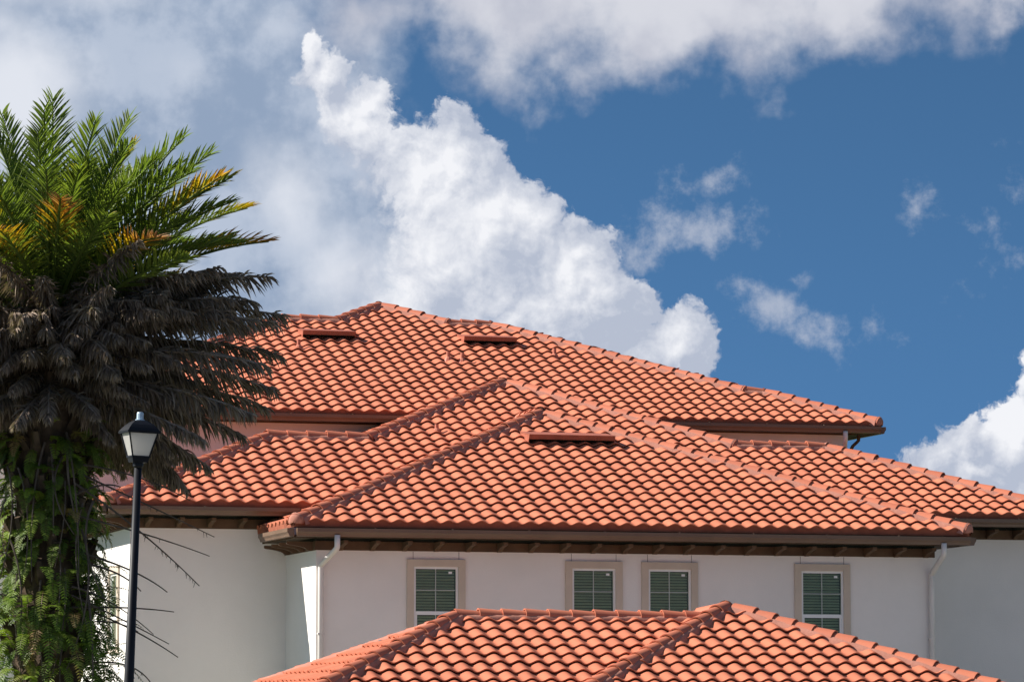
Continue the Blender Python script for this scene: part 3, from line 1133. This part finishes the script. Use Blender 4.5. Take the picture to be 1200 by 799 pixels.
# upper tier
rx0, rx1 = 12.10, 30.42
rr = 6.55
T = Tiles()
n1x, n1r, n2x, n2r = 28.00, 2.05, 28.44, 1.98
T.slope((0, R_E, R_Z), (1, 0, 0), (0, 1, 0), [rx0, rx0 + rr, 19.92, 21.20, 22.48, 23.50, n1x, n2x, rx1], [0, rr, rr, 7.83, rr, rr, n1r, n2r, 0])
T.slope((rx0, 0, R_Z), (0, -1, 0), (1, 0, 0), [-(R_E + 2 * rr), -(R_E + rr), -R_E], [0, rr, 0])
T.slope((rx1, 0, R_Z), (0, 1, 0), (-1, 0, 0), [R_E, R_E + rr, R_E + 2 * rr], [0, rr, 0])
T.slope((0, R_E + 2 * rr, R_Z), (-1, 0, 0), (0, -1, 0), [-rx1, -rx1 + rr, -rx0 - rr, -rx0], [0, rr, rr, 0], eave=False)
zr = R_Z + PITCH * rr
T.slope((19.92, 0, zr), (0, -1, 0), (1, 0, 0), [-(R_E + rr + 2.56), -(R_E + 7.83), -(R_E + rr)], [0, 1.28, 0], eave=False)
T.slope((22.48, 0, zr), (0, 1, 0), (-1, 0, 0), [R_E + rr, R_E + 7.83, R_E + rr + 2.56], [0, 1.28, 0], eave=False)
T.slope((0, R_E + rr + 2.56, zr), (-1, 0, 0), (0, -1, 0), [-22.48, -21.20, -19.92], [0, 1.28, 0], eave=False)
roofR = T.build('roof', house)
q = lambda x, run: P3(x, run, R_E, R_Z)
ridge_caps((rx0 + 0.06, R_E + 0.06, R_Z + 0.023), q(rx0 + rr, rr), roofR, 0.27, blob0=True, blob1=True, seed=10)
ridge_caps(q(rx0 + rr, rr), q(19.92, rr), roofR, 0.384, blob1=True, seed=11)
ridge_caps(q(19.92, rr), q(21.20, 7.83), roofR, 0.27, blob1=True, seed=12)
ridge_caps(q(22.48, rr), q(21.26, 7.77), roofR, 0.27, blob0=True, seed=13)
ridge_caps(q(22.48, rr), q(23.50, rr), roofR, 0.384, blob1=True, seed=14)
ridge_caps(q(n1x, n1r), q(23.56, rr - 0.06), roofR, 0.27, blob0=True, seed=15)
ridge_caps(q(n1x, n1r), q(n2x, n2r), roofR, 0.384, blob1=True, seed=16)
ridge_caps(q(rx1 - 0.06, 0.06), q(n2x, n2r), roofR, 0.27, blob0=True, seed=17)
for x0, x1, y in ((18.76, 19.96, 81.68), (22.42, 23.64, 81.58)):
    roof_vent(roofR, x0, x1, y, R_Z + PITCH * (y - R_E) + 0.03)
for x, y in ((18.52, 80.98), (21.75, 80.40), (22.05, 80.32), (24.32, 80.85)):
    vent_pipe(roofR, x, y, R_Z + PITCH * (y - R_E))

# ---- gutters
gutter(house, (fx0 + 0.05, F_E + 0.02), (fx1 - 0.05, F_E + 0.02), (0, -1), 5.903)
gutter(house, (fx0 + 0.02, F_E + 0.02), (fx0 + 0.02, 68.36), (-1, 0), 5.903)
gutter(house, (fx1 - 0.02, F_E + 0.02), (fx1 - 0.02, 68.36), (1, 0), 5.903)
gutter(house, (mx0 + 0.05, M_E + 0.02), (FX0 + 0.1, M_E + 0.02), (0, -1), 6.383)
gutter(house, (FX1 - 0.1, M_E + 0.02), (mx1 - 0.05, M_E + 0.02), (0, -1), 6.383)
gutter(house, (mx0 + 0.02, M_E + 0.02), (mx0 + 0.02, 76.4), (-1, 0), 6.383)
gutter(house, (rx0 + 0.05, R_E + 0.02), (rx1 - 0.05, R_E + 0.02), (0, -1), 8.803)
gutter(house, (rx1 - 0.02, R_E + 0.02), (rx1 - 0.02, 90.2), (1, 0), 8.803)
# ---- downspouts
downspout(house, [(15.78, 65.845, 5.93), (15.78, 65.845, 5.70), (15.62, 66.42, 5.42), (15.62, 66.42, 5.30), (15.62, 66.42, 0.1)])
downspout(house, [(27.36, 65.845, 5.93), (27.36, 65.845, 5.72), (27.34, 66.42, 5.38), (27.34, 66.42, 5.28), (27.34, 66.42, 0.1)])
downspout(house, [(29.55, 76.53, 8.83), (29.55, 76.53, 8.66), (29.72, 77.12, 8.30), (29.72, 77.12, 8.2), (29.72, 77.12, 6.9)])
fix_parts(house)

# ================================================================== foreground building
low = empty('house', (20.0, 60.0, 0), 'nearest low building below the windows, showing only its orange tiled hip roof with two hips', 'house')
G_Z = 2.95
g2e = 56.10 - (3.62 - G_Z) / PITCH
g2a = 58.22 - g2e
g2x0, g2x1 = 20.40 - g2a, 20.40 + g2a
g1r = 3.337
g1e = 58.10 - g1r
g1x0 = 15.86 - g1r
T = Tiles()
T.slope((0, g2e, G_Z), (1, 0, 0), (0, 1, 0), [g2x0, 20.40, g2x1], [0, g2a, 0])
T.slope((g2x0, 0, G_Z), (0, -1, 0), (1, 0, 0), [-(g2e + 2 * g2a), -(g2e + g2a), -g2e], [0, g2a, 0])
T.slope((g2x1, 0, G_Z), (0, 1, 0), (-1, 0, 0), [g2e, g2e + g2a, g2e + 2 * g2a], [0, g2a, 0])
T.slope((0, g2e + 2 * g2a, G_Z), (-1, 0, 0), (0, -1, 0), [-g2x1, -20.40, -g2x0], [0, g2a, 0], eave=False)
T.slope((0, g1e, G_Z), (1, 0, 0), (0, 1, 0), [g1x0, g1x0 + g1r, 20.3], [0, g1r, g1r])
T.slope((g1x0, 0, G_Z), (0, -1, 0), (1, 0, 0), [-(g1e + 2 * g1r), -(g1e + g1r), -g1e], [0, g1r, 0])
T.slope((0, g1e + 2 * g1r, G_Z), (-1, 0, 0), (0, -1, 0), [-20.9, -g1x0 - g1r, -g1x0], [g1r, g1r, 0], eave=False)
roofG = T.build('roof', low)
pa2 = (20.40, g2e + g2a, G_Z + PITCH * g2a)
ridge_caps((g2x0 + 0.06, g2e + 0.06, G_Z + 0.023), pa2, roofG, 0.27, blob0=True, blob1=True, seed=21)
ridge_caps((g2x1 - 0.06, g2e + 0.06, G_Z + 0.023), (pa2[0] + .1, pa2[1] - .1, pa2[2] - .038), roofG, 0.27, blob0=True, seed=22)
ridge_caps((pa2[0] - 0.56, pa2[1] + 0.56, pa2[2] - 0.56 * PITCH), (pa2[0] - .08, pa2[1] + .08, pa2[2] - .03), roofG, 0.27, seed=23)
zg = G_Z + PITCH * g1r
c1 = (g1x0 + g1r, g1e + g1r, zg)
ridge_caps((g1x0 + 0.06, g1e + 0.06, G_Z + 0.023), c1, roofG, 0.27, blob0=True, blob1=True, seed=24)
ridge_caps((g1x0 + 0.06, g1e + 2 * g1r - 0.06, G_Z + 0.023), (c1[0] - .1, c1[1] + .1, zg - .038), roofG, 0.27, seed=25, h=-0.06)
ridge_caps(c1, (20.05, g1e + g1r, zg), roofG, 0.384, seed=26)
vent_pipe(roofG, 14.80, 58.75, G_Z + PITCH * (14.80 - g1x0) - 0.02, 0.045, 0.10, 'grey_pipe', False)
w = MB()
w.box(g1x0 + 0.6, 20.9, g1e + 0.6, g1e + 2 * g1r - 0.6, 0, G_Z - 0.06)
w.box(g2x0 + 0.6, g2x1 - 0.6, g2e + 0.6, g2e + 2 * g2a - 0.6, 0, G_Z - 0.065)
w.build('wall', M['stucco'], low)
gutter(low, (g2x0 + 0.05, g2e + 0.02), (g2x1 - 0.05, g2e + 0.02), (0, -1), G_Z - 0.218)
gutter(low, (g1x0 + 0.05, g1e + 0.02), (g2x0 + 0.6, g1e + 0.02), (0, -1), G_Z - 0.218)
fix_parts(low)

# ================================================================== street lamp
def street_lamp():
    loc = Vector((6.153, 34.13, 0))
    root = empty('street_lamp', loc, 'slim black lamp post with frosted lantern standing in front of the palm', 'street lamp')
    H = 4.96
    K = 0.86
    mb = MB()
    mb.tube([(0, 0, 0), (0, 0, 0.5), (0, 0, 2.6), (0, 0, H + 0.02)], [0.062, 0.056, 0.047, 0.034], 14)
    mb.build('post', M['black'], root, smooth=True)
    b = MB()
    b.tube([(0, 0, 0), (0, 0, 0.06), (0, 0, 0.10), (0, 0, 0.42), (0, 0, 0.5)], [0.17, 0.17, 0.115, 0.095, 0.06], 12)
    b.build('base', M['black'], root)
    rot = R(-16.1 + 24)
    def ring(r, z):          # square ring, r = half side
        return [Vector(((x * math.cos(rot) - y * math.sin(rot)) * r, (x * math.sin(rot) + y * math.cos(rot)) * r * K, z)) for x, y in ((-1, -1), (1, -1), (1, 1), (-1, 1))]
    z0 = H + 0.10
    ln = MB()
    ln.tube([(0, 0, H), (0, 0, H + 0.015), (0, 0, H + 0.05), (0, 0, H + 0.06)], [0.036, 0.048, 0.048, 0.036], 12)
    def frustum(mb, r0, zz0, r1, zz1, caps=True):
        a, c = ring(r0, zz0), ring(r1, zz1)
        for k in range(4):
            l = (k + 1) % 4
            mb.quad(a[k], a[l], c[l], c[k])
        if caps:
            mb.poly(a[::-1])
            mb.poly(c)
    frustum(ln, 0.070, z0 - 0.05, 0.082, z0 - 0.006)
    frustum(ln, 0.088, z0 - 0.006, 0.088, z0 + 0.008)
    zt = z0 + 0.215
    rb, rt = 0.078, 0.134
    a, c = ring(rb, z0), ring(rt, zt)
    for k in range(4):
        ln.tube([a[k], c[k]], 0.0085, 4)
    # roof: wide brim, curved pyramid, flat cap
    frustum(ln, 0.152, zt - 0.004, 0.155, zt + 0.016)
    prs = [(0.152, zt + 0.016), (0.132, zt + 0.045), (0.106, zt + 0.075), (0.074, zt + 0.102), (0.046, zt + 0.118)]
    for (r0, q0), (r1, q1) in zip(prs[:-1], prs[1:]):
        frustum(ln, r0, q0, r1, q1, caps=False)
    ln.poly(ring(0.046, zt + 0.118))
    body = ln.build('lantern', M['black'], root)
    pa_ = MB()
    for k in range(4):
        l = (k + 1) % 4
        s = 0.965
        pa_.quad(*[Vector((p.x * s, p.y * s, p.z)) for p in (a[k], a[l], c[l], c[k])])
    pa_.build('lamp_glass', M['lens'], body)
    ce = MB()
    ce.tube([(0, 0, zt + 0.115), (0, 0, zt + 0.125)], 0.043, 12)
    ce.tube([(0, 0, zt + 0.125), (0, 0, zt + 0.180), (0, 0, zt + 0.192), (0, 0, zt + 0.195)], [0.031, 0.031, 0.027, 0.004], 12)
    ce.build('photocell', M['cell'], body)
    root.rotation_euler = (0, R(1.9), R(0))
    return root


lamp = street_lamp()

# ================================================================== palm
PALM = Vector((6.10, 37.75, 0))
RIGHT = Vector((math.cos(R(16.1)), -math.sin(R(16.1)), 0))
AWAY = Vector((math.sin(R(16.1)), math.cos(R(16.1)), 0))
palm = empty('palm_tree', PALM, 'shaggy palm with green and yellow top, skirt of dead grey fronds and fern covered trunk', 'palm tree')
CROWN = Vector((0, 0, 6.60))


class Leaves:
    def __init__(self):
        self.v, self.f, self.t, self.r = [], [], [], []

    def leaflet(self, p, d, nrm, L, wd, t0, t1, r, droop=0.0, fold=0.35):
        """lance-shaped folded leaflet from p along d"""
        side = d.cross(nrm).normalized()
        i = len(self.v)
        down = Vector((0, 0, -1))
        pts = [(0.0, 0.25), (0.3, 1.0), (0.68, 0.72), (1.0, 0.0)]
        for k, (s, w_) in enumerate(pts):
            c = p + d * (L * s) + down * (droop * L * s * s)
            tt = t0 + (t1 - t0) * s
            if k < 3:
                for q in (-1, 0, 1):
                    self.v.append(tuple(c + side * (q * wd * w_ * 0.5) + nrm * (abs(q) * wd * w_ * fold)))
                    self.t.append(tt)
                    self.r.append(r)
            else:
                self.v.append(tuple(c))
                self.t.append(tt)
                self.r.append(r)
        for k in range(2):
            a = i + 3 * k
            self.f += [(a, a + 1, a + 4, a + 3), (a + 1, a + 2, a + 5, a + 4)]
        a = i + 6
        self.f += [(a, a + 1, a + 3), (a + 1, a + 2, a + 3)]

    def stem(self, pts, rads, t, r, n=4):
        mb = MB()
        mb.tube(pts, rads, n)
        i = len(self.v)
        self.v += mb.v
        self.f += [tuple(x + i for x in f) for f in mb.f]
        self.t += [t] * len(mb.v)
        self.r += [r] * len(mb.v)

    def build(self, name, mat, parent):
        me = bpy.data.meshes.new(name)
        me.from_pydata(self.v, [], self.f)
        me.materials.append(mat)
        for nm, vals in (('leaf_t', self.t), ('leaf_r', self.r)):
            at = me.attributes.new(nm, 'FLOAT', 'POINT')
            at.data.foreach_set('value', np.asarray(vals, dtype=np.float32))
        me.update()
        o = bpy.data.objects.new(name, me)
        COL.objects.link(o)
        o.parent = parent
        return o


def frond(az, el, L, sag, kind, wither=0.0, seed=0, start=0.22, hang=0.0, z_off=0.0, into=None):
    """az measured from the viewer's right, counter-clockwise from above; el = launch angle; sag = how far it bends down (deg)"""
    rn = random.Random(seed)
    hd = RIGHT * math.cos(az) + AWAY * math.sin(az)
    NP = 22
    pts, p = [], CROWN + hd * 0.10 + Vector((0, 0, z_off))
    e = el
    twist = rn.uniform(-0.25, 0.25)
    cur = rn.uniform(-0.12, 0.12)
    for k in range(NP + 1):
        pts.append(p.copy())
        s = k / NP
        e = el - math.radians(sag) * (s ** 1.6)
        hh = (hd * math.cos(cur * s) + Vector((-hd.y, hd.x, 0)) * math.sin(cur * s))
        p = p + (hh * math.cos(e) + Vector((0, 0, math.sin(e)))) * (L / NP)
    lv = into or Leaves()
    lv.stem(pts, [0.030 * (1 - 0.85 * k / NP) + 0.003 for k in range(NP + 1)], 0.15 if kind == 'frond' else 0.6, 0.6)
    nl = 62 if kind == 'frond' else 130
    for k in range(nl):
        s = start + (1 - start) * (k + 0.5) / nl
        x = s * NP
        i = min(int(x), NP - 1)
        f = x - i
        pt = pts[i].lerp(pts[i + 1], f)
        d = (pts[i + 1] - pts[i]).normalized()
        sd = d.cross(Vector((0, 0, 1)))
        if sd.length < 1e-3:
            sd = Vector((-hd.y, hd.x, 0))
        sd.normalize()
        up = sd.cross(d).normalized()
        sd2 = sd * math.cos(twist) + up * math.sin(twist)
        up2 = up * math.cos(twist) - sd * math.sin(twist)
        q = (s - start) / (1 - start)
        ll = (0.47 if kind == 'frond' else 0.36) * (math.sin(math.pi * (0.16 + 0.74 * q)) ** 0.8) * (L / 2.4) * rn.uniform(0.86, 1.1)
        for sg in (-1, 1):
            if kind == 'dead_frond' and rn.random() < 0.12:
                continue
            ang = R(60 - 28 * q + rn.uniform(-7, 7))
            lift = R(rn.choice((12, 28, 40)) + rn.uniform(-6, 6))
            if kind == 'dead_frond':
                lift = R(rn.uniform(-75, 60))
                ang += R(rn.uniform(-16, 22))
            dd = (d * math.cos(ang) + (sd2 * sg * math.cos(lift) + up2 * math.sin(lift)) * math.sin(ang)).normalized()
            if hang:
                hh = min(1.0, hang * rn.uniform(0.6, 1.25))
                dd = (dd * (1 - hh) + Vector((rn.uniform(-.18, .18), rn.uniform(-.18, .18), -1)) * hh).normalized()
            nn = (up2 * math.cos(lift) - sd2 * sg * math.sin(lift))
            nn = (nn - dd * nn.dot(dd))
            if nn.length < 1e-3:
                nn = sd2
            nn.normalize()
            if kind == 'frond':
                wl = max(0.0, min(1.0, wither * 1.25 * q ** 1.1 + rn.uniform(-0.14, 0.14)))
                t0, t1 = wl * 0.85, min(1.0, wl + 0.22)
                lv.leaflet(pt, dd, nn, ll, 0.022, t0, t1, rn.random(), droop=0.12)
            else:
                lv.leaflet(pt, dd, nn, ll * rn.uniform(0.75, 1.05), 0.023, rn.random() * .5, rn.random(), rn.random() ** 1.3, droop=0.30, fold=0.6)
    if into:
        return None
    return lv.build(kind, M['frond' if kind == 'frond' else 'dead'], palm)


def trunk():
    mb = MB()
    NZ, NA = 60, 26
    rn = random.Random(5)
    for k in range(NZ + 1):
        z = 6.75 * k / NZ
        base = 0.33 + 0.10 * math.exp(-z * 2) + (0.10 * max(0, (z - 5.2) / 1.5))
        for a in range(NA):
            t = 2 * math.pi * a / NA
            # old frond bases spiralling round
            b = math.sin(8 * t + z * 9.0) * math.sin(z * 14 - 3 * t)
            r = base * (1 + 0.09 * b + rn.uniform(-0.03, 0.03))
            mb.v.append((math.cos(t) * r, math.sin(t) * r, z))
    for k in range(NZ):
        for a in range(NA):
            l = (a + 1) % NA
            mb.f.append((k * NA + a, k * NA + l, (k + 1) * NA + l, (k + 1) * NA + a))
    tr = mb.build('trunk', M['bark'], palm)
    # cut boots of old fronds
    bt = MB()
    for k in range(150):
        z = rn.uniform(2.2, 6.5)
        t = k * 2.39996
        d = Vector((math.cos(t), math.sin(t), 0))
        p = d * 0.31 + Vector((0, 0, z))
        bt.tube([p, p + d * 0.10 + Vector((0, 0, 0.10)), p + d * 0.15 + Vector((0, 0, 0.22))], [0.06, 0.05, 0.035], 5)
    bt.build('frond_boot', M['bark'], tr)
    return tr


trunk()
# --- living fronds: the ones that draw the outline, then a spiral filling the head
ro = random.Random(21)
lead = [  # azimuth(deg from right), launch elevation, length, sag, wither
    (100, 88, 2.42, 10, 0.0), (140, 78, 2.40, 16, 0.0), (40, 76, 2.40, 18, 0.05), (10, 66, 2.35, 22, 0.0), (-10, 58, 2.35, 26, 0.05),
    (-15, 47, 2.28, 18, 0.62), (4, 34, 2.32, 30, 0.74), (-60, 72, 2.2, 20, 0.1), (-95, 82, 2.2, 15, 0.1), (170, 60, 2.4, 25, 0.1),
    (-80, 50, 2.0, 45, 0.95), (-48, 38, 2.0, 45, 0.92), (-110, 40, 1.9, 50, 0.98), (-125, 55, 2.1, 40, 0.7), (60, 60, 2.4, 22, 0.0),
    (5, 52, 2.35, 28, 0.35), (190, 45, 2.4, 30, 0.3), (30, 44, 2.5, 30, 0.4),
]
for i, (a, e, L, sg, wi) in enumerate(lead):
    frond(R(a), R(e), L * 0.98, sg, 'frond', wi, seed=100 + i)
for i in range(46):
    a = i * 2.39996 + 0.4
    e = R(80 - 56 * (i / 45) ** 1.1 + ro.uniform(-5, 5))
    wi = ro.choice((0, 0, 0.05, 0.1, 0.2, 0.35)) if e > R(38) else ro.choice((0.2, 0.4, 0.6, 0.8))
    frond(a, e, ro.uniform(1.8, 2.2), ro.uniform(18, 40), 'frond', wi, seed=200 + i, z_off=ro.uniform(-0.1, 0.1))
# --- dead skirt
lead_d = [  # azimuth, launch, length, sag, hang, height of the base
    (-4, 22, 2.42, 26, 0.15, 0.0), (3, 14, 2.50, 26, 0.18, -0.1), (-10, 12, 2.50, 24, 0.22, -0.25), (8, 8, 2.45, 24, 0.22, -0.4), (-14, 4, 2.45, 22, 0.26, -0.5),
    (0, 2, 2.40, 22, 0.28, -0.65), (12, 0, 2.35, 22, 0.30, -0.8), (-16, -4, 2.35, 20, 0.32, -0.85), (2, -8, 2.10, 18, 0.36, -1.0), (-25, -12, 1.95, 18, 0.38, -1.05),
    (6, -20, 1.85, 16, 0.4, -1.1)]
for i, (a, e, L, sg, hg, zo) in enumerate(lead_d):
    frond(R(a), R(e), L * 0.90, sg, 'dead_frond', 0, seed=400 + i, start=0.12, hang=hg, z_off=zo * 0.62)
for i in range(88):
    a = i * 2.39996 + 1.1
    s = i / 87
    e = R(24 - 46 * s + ro.uniform(-8, 8))
    front = math.sin(a) < -0.35
    L = ro.uniform(1.6, 2.05) * (0.85 if front else 1.0) - 0.40 * s
    frond(a, e, L, ro.uniform(16, 30), 'dead_frond', 0, seed=500 + i, start=0.12, hang=0.16 + 0.24 * s, z_off=0.12 - 0.85 * s)

# --- the rest of the dead fronds, a tangled thatch nobody could count
th = Leaves()
for i in range(110):
    a = i * 2.39996 + 0.2
    s_ = (i * 0.618) % 1.0
    e = R(20 - 40 * s_ + ro.uniform(-12, 12))
    L = ro.uniform(1.3, 1.95) * (0.85 if math.sin(a) < -0.35 else 1.0) - 0.30 * s_
    o = frond(a, e, L, ro.uniform(18, 40), 'dead_frond', 0, seed=800 + i, start=0.15, hang=0.3 + 0.3 * s_, z_off=0.05 - 0.85 * s_, into=th)
o = th.build('dead_thatch', M['dead'], palm)
o['kind'] = 'stuff'

# --- bare fruit stalks sticking out of the trunk
def stalk(pts, r=0.012, hairs=0, seed=0):
    rn = random.Random(seed)
    mb = MB()
    W3 = []
    for (rx_, z, dp) in pts:
        W3.append(RIGHT * rx_ + AWAY * dp + Vector((0, 0, z)))
    P = []
    n = 14
    for k in range(n + 1):                # quadratic through the control points
        t = k / n
        if len(W3) == 3:
            P.append(W3[0] * (1 - t) ** 2 + W3[1] * (2 * t * (1 - t)) + W3[2] * t * t)
        else:
            P.append(W3[0].lerp(W3[1], t))
    mb.tube(P, [r * (1 - 0.6 * k / n) for k in range(n + 1)], 5)
    for k in range(hairs):
        t = rn.uniform(0.15, 0.98) * n
        i = min(int(t), n - 1)
        p = P[i].lerp(P[i + 1], t - i)
        d = Vector((rn.uniform(-.5, .5), rn.uniform(-.5, .5), -1)) * rn.uniform(0.02, 0.06)
        mb.tube([p, p + d], [0.004, 0.002], 3, cap=False)
    return mb.build('fruit_stalk', M['stalk'], palm)


def pz(y):        # height on the palm of a given apparent level (view from the street)
    return 2.7 + (841 - y) / 117.5


def pxr(x):
    return (x - 62) / 117.5


for i, (pts, r_, hr) in enumerate([
    ([(95, 648), (170, 668), (204, 696)], 0.013, 0), ([(100, 662), (150, 668), (174, 695)], 0.014, 0), ([(92, 714), (165, 712), (213, 719)], 0.012, 0),
    ([(95, 700), (150, 725), (208, 756)], 0.011, 0), ([(100, 712), (165, 735), (217, 771)], 0.012, 0), ([(92, 782), (165, 765), (188, 803)], 0.013, 6),
    ([(96, 570), (175, 622), (242, 689)], 0.012, 46), ([(90, 606), (190, 630), (254, 655)], 0.011, 4), ([(96, 556), (160, 585), (258, 632)], 0.011, 30),
    ([(100, 548), (170, 556), (230, 590)], 0.011, 8), ([(95, 585), (130, 566), (150, 575)], 0.014, 4), ([(95, 690), (140, 700), (190, 745)], 0.010, 0),
    ([(60, 690), (30, 650), (-20, 640)], 0.013, 5), ([(60, 720), (20, 690), (-20, 700)], 0.012, 0), ([(98, 735), (140, 722), (172, 742)], 0.010, 0)]):
    dp = -0.30 - 0.05 * (i % 4)
    stalk([(pxr(x), pz(y), dp) for x, y in pts], r_, hr, seed=i)

# --- long dry strips hanging down the trunk
for i in range(20):
    rn = random.Random(900 + i)
    x = rn.uniform(-0.42, 0.5)
    z = rn.uniform(3.4, 5.6)
    ln = rn.uniform(0.6, 1.5)
    stalk([(x, z, -0.45), (x + rn.uniform(-.2, .25), z - ln * .4, -0.62), (x + rn.uniform(-.15, .15), z - ln, -0.55)], rn.uniform(0.008, 0.016), 3, seed=i)

# --- ferns growing all over the trunk
def ferns():
    lv = Leaves()
    rn = random.Random(77)
    for k in range(1150):
        z = 0.6 + 4.95 * rn.random() ** 0.8
        t = rn.uniform(0, 2 * math.pi)
        d = Vector((math.cos(t), math.sin(t), 0))
        base = d * (rn.uniform(0.28, 0.44) + 0.15 * min(1.2, max(0, (4.3 - z) / 1.5))) + Vector((0, 0, z))
        L = rn.uniform(0.30, 0.70) * (1.0 if z < 4.2 else 0.68)
        e = R(rn.uniform(-10, 60))
        sag = R(rn.uniform(70, 135))
        n = 20
        p = base.copy()
        pts = []
        tw = rn.uniform(-0.8, 0.8)
        hd = (d * math.cos(tw) + Vector((-d.y, d.x, 0)) * math.sin(tw))
        for j in range(n + 1):
            pts.append(p.copy())
            ee = e - sag * (j / n)
            p = p + (hd * math.cos(ee) * 0.75 + Vector((0, 0, math.sin(ee)))) * (L / n)
        r = rn.random()
        yel = rn.choice((0.0, 0.1, 0.2, 0.4, 0.5, 0.7, 1.0)) * rn.uniform(0.7, 1)
        lv.stem(pts, [0.005 - 0.0002 * j for j in range(n + 1)], min(1, yel + 0.3), r, n=3)
        for j in range(1, n + 1):
            dd = (pts[j] - pts[j - 1]).normalized()
            sd = dd.cross(Vector((0, 0, 1)))
            if sd.length < 1e-3:
                sd = Vector((1, 0, 0))
            sd.normalize()
            up = sd.cross(dd).normalized()
            ll = 0.078 * math.sin(math.pi * (0.15 + 0.8 * j / (n + 1)))
            for sg in (-1, 1):
                q = (sd * sg + dd * 0.45 + up * rn.uniform(-.15, .25)).normalized()
                lv.leaflet(pts[j], q, up, ll, 0.016, yel, min(1, yel + .1), min(1, max(0, r + rn.uniform(-.2, .2))), droop=0.2, fold=0.15)
    o = lv.build('ferns', M['fern'], None)
    o.location = PALM
    o['kind'] = 'stuff'
    return o


ferns()
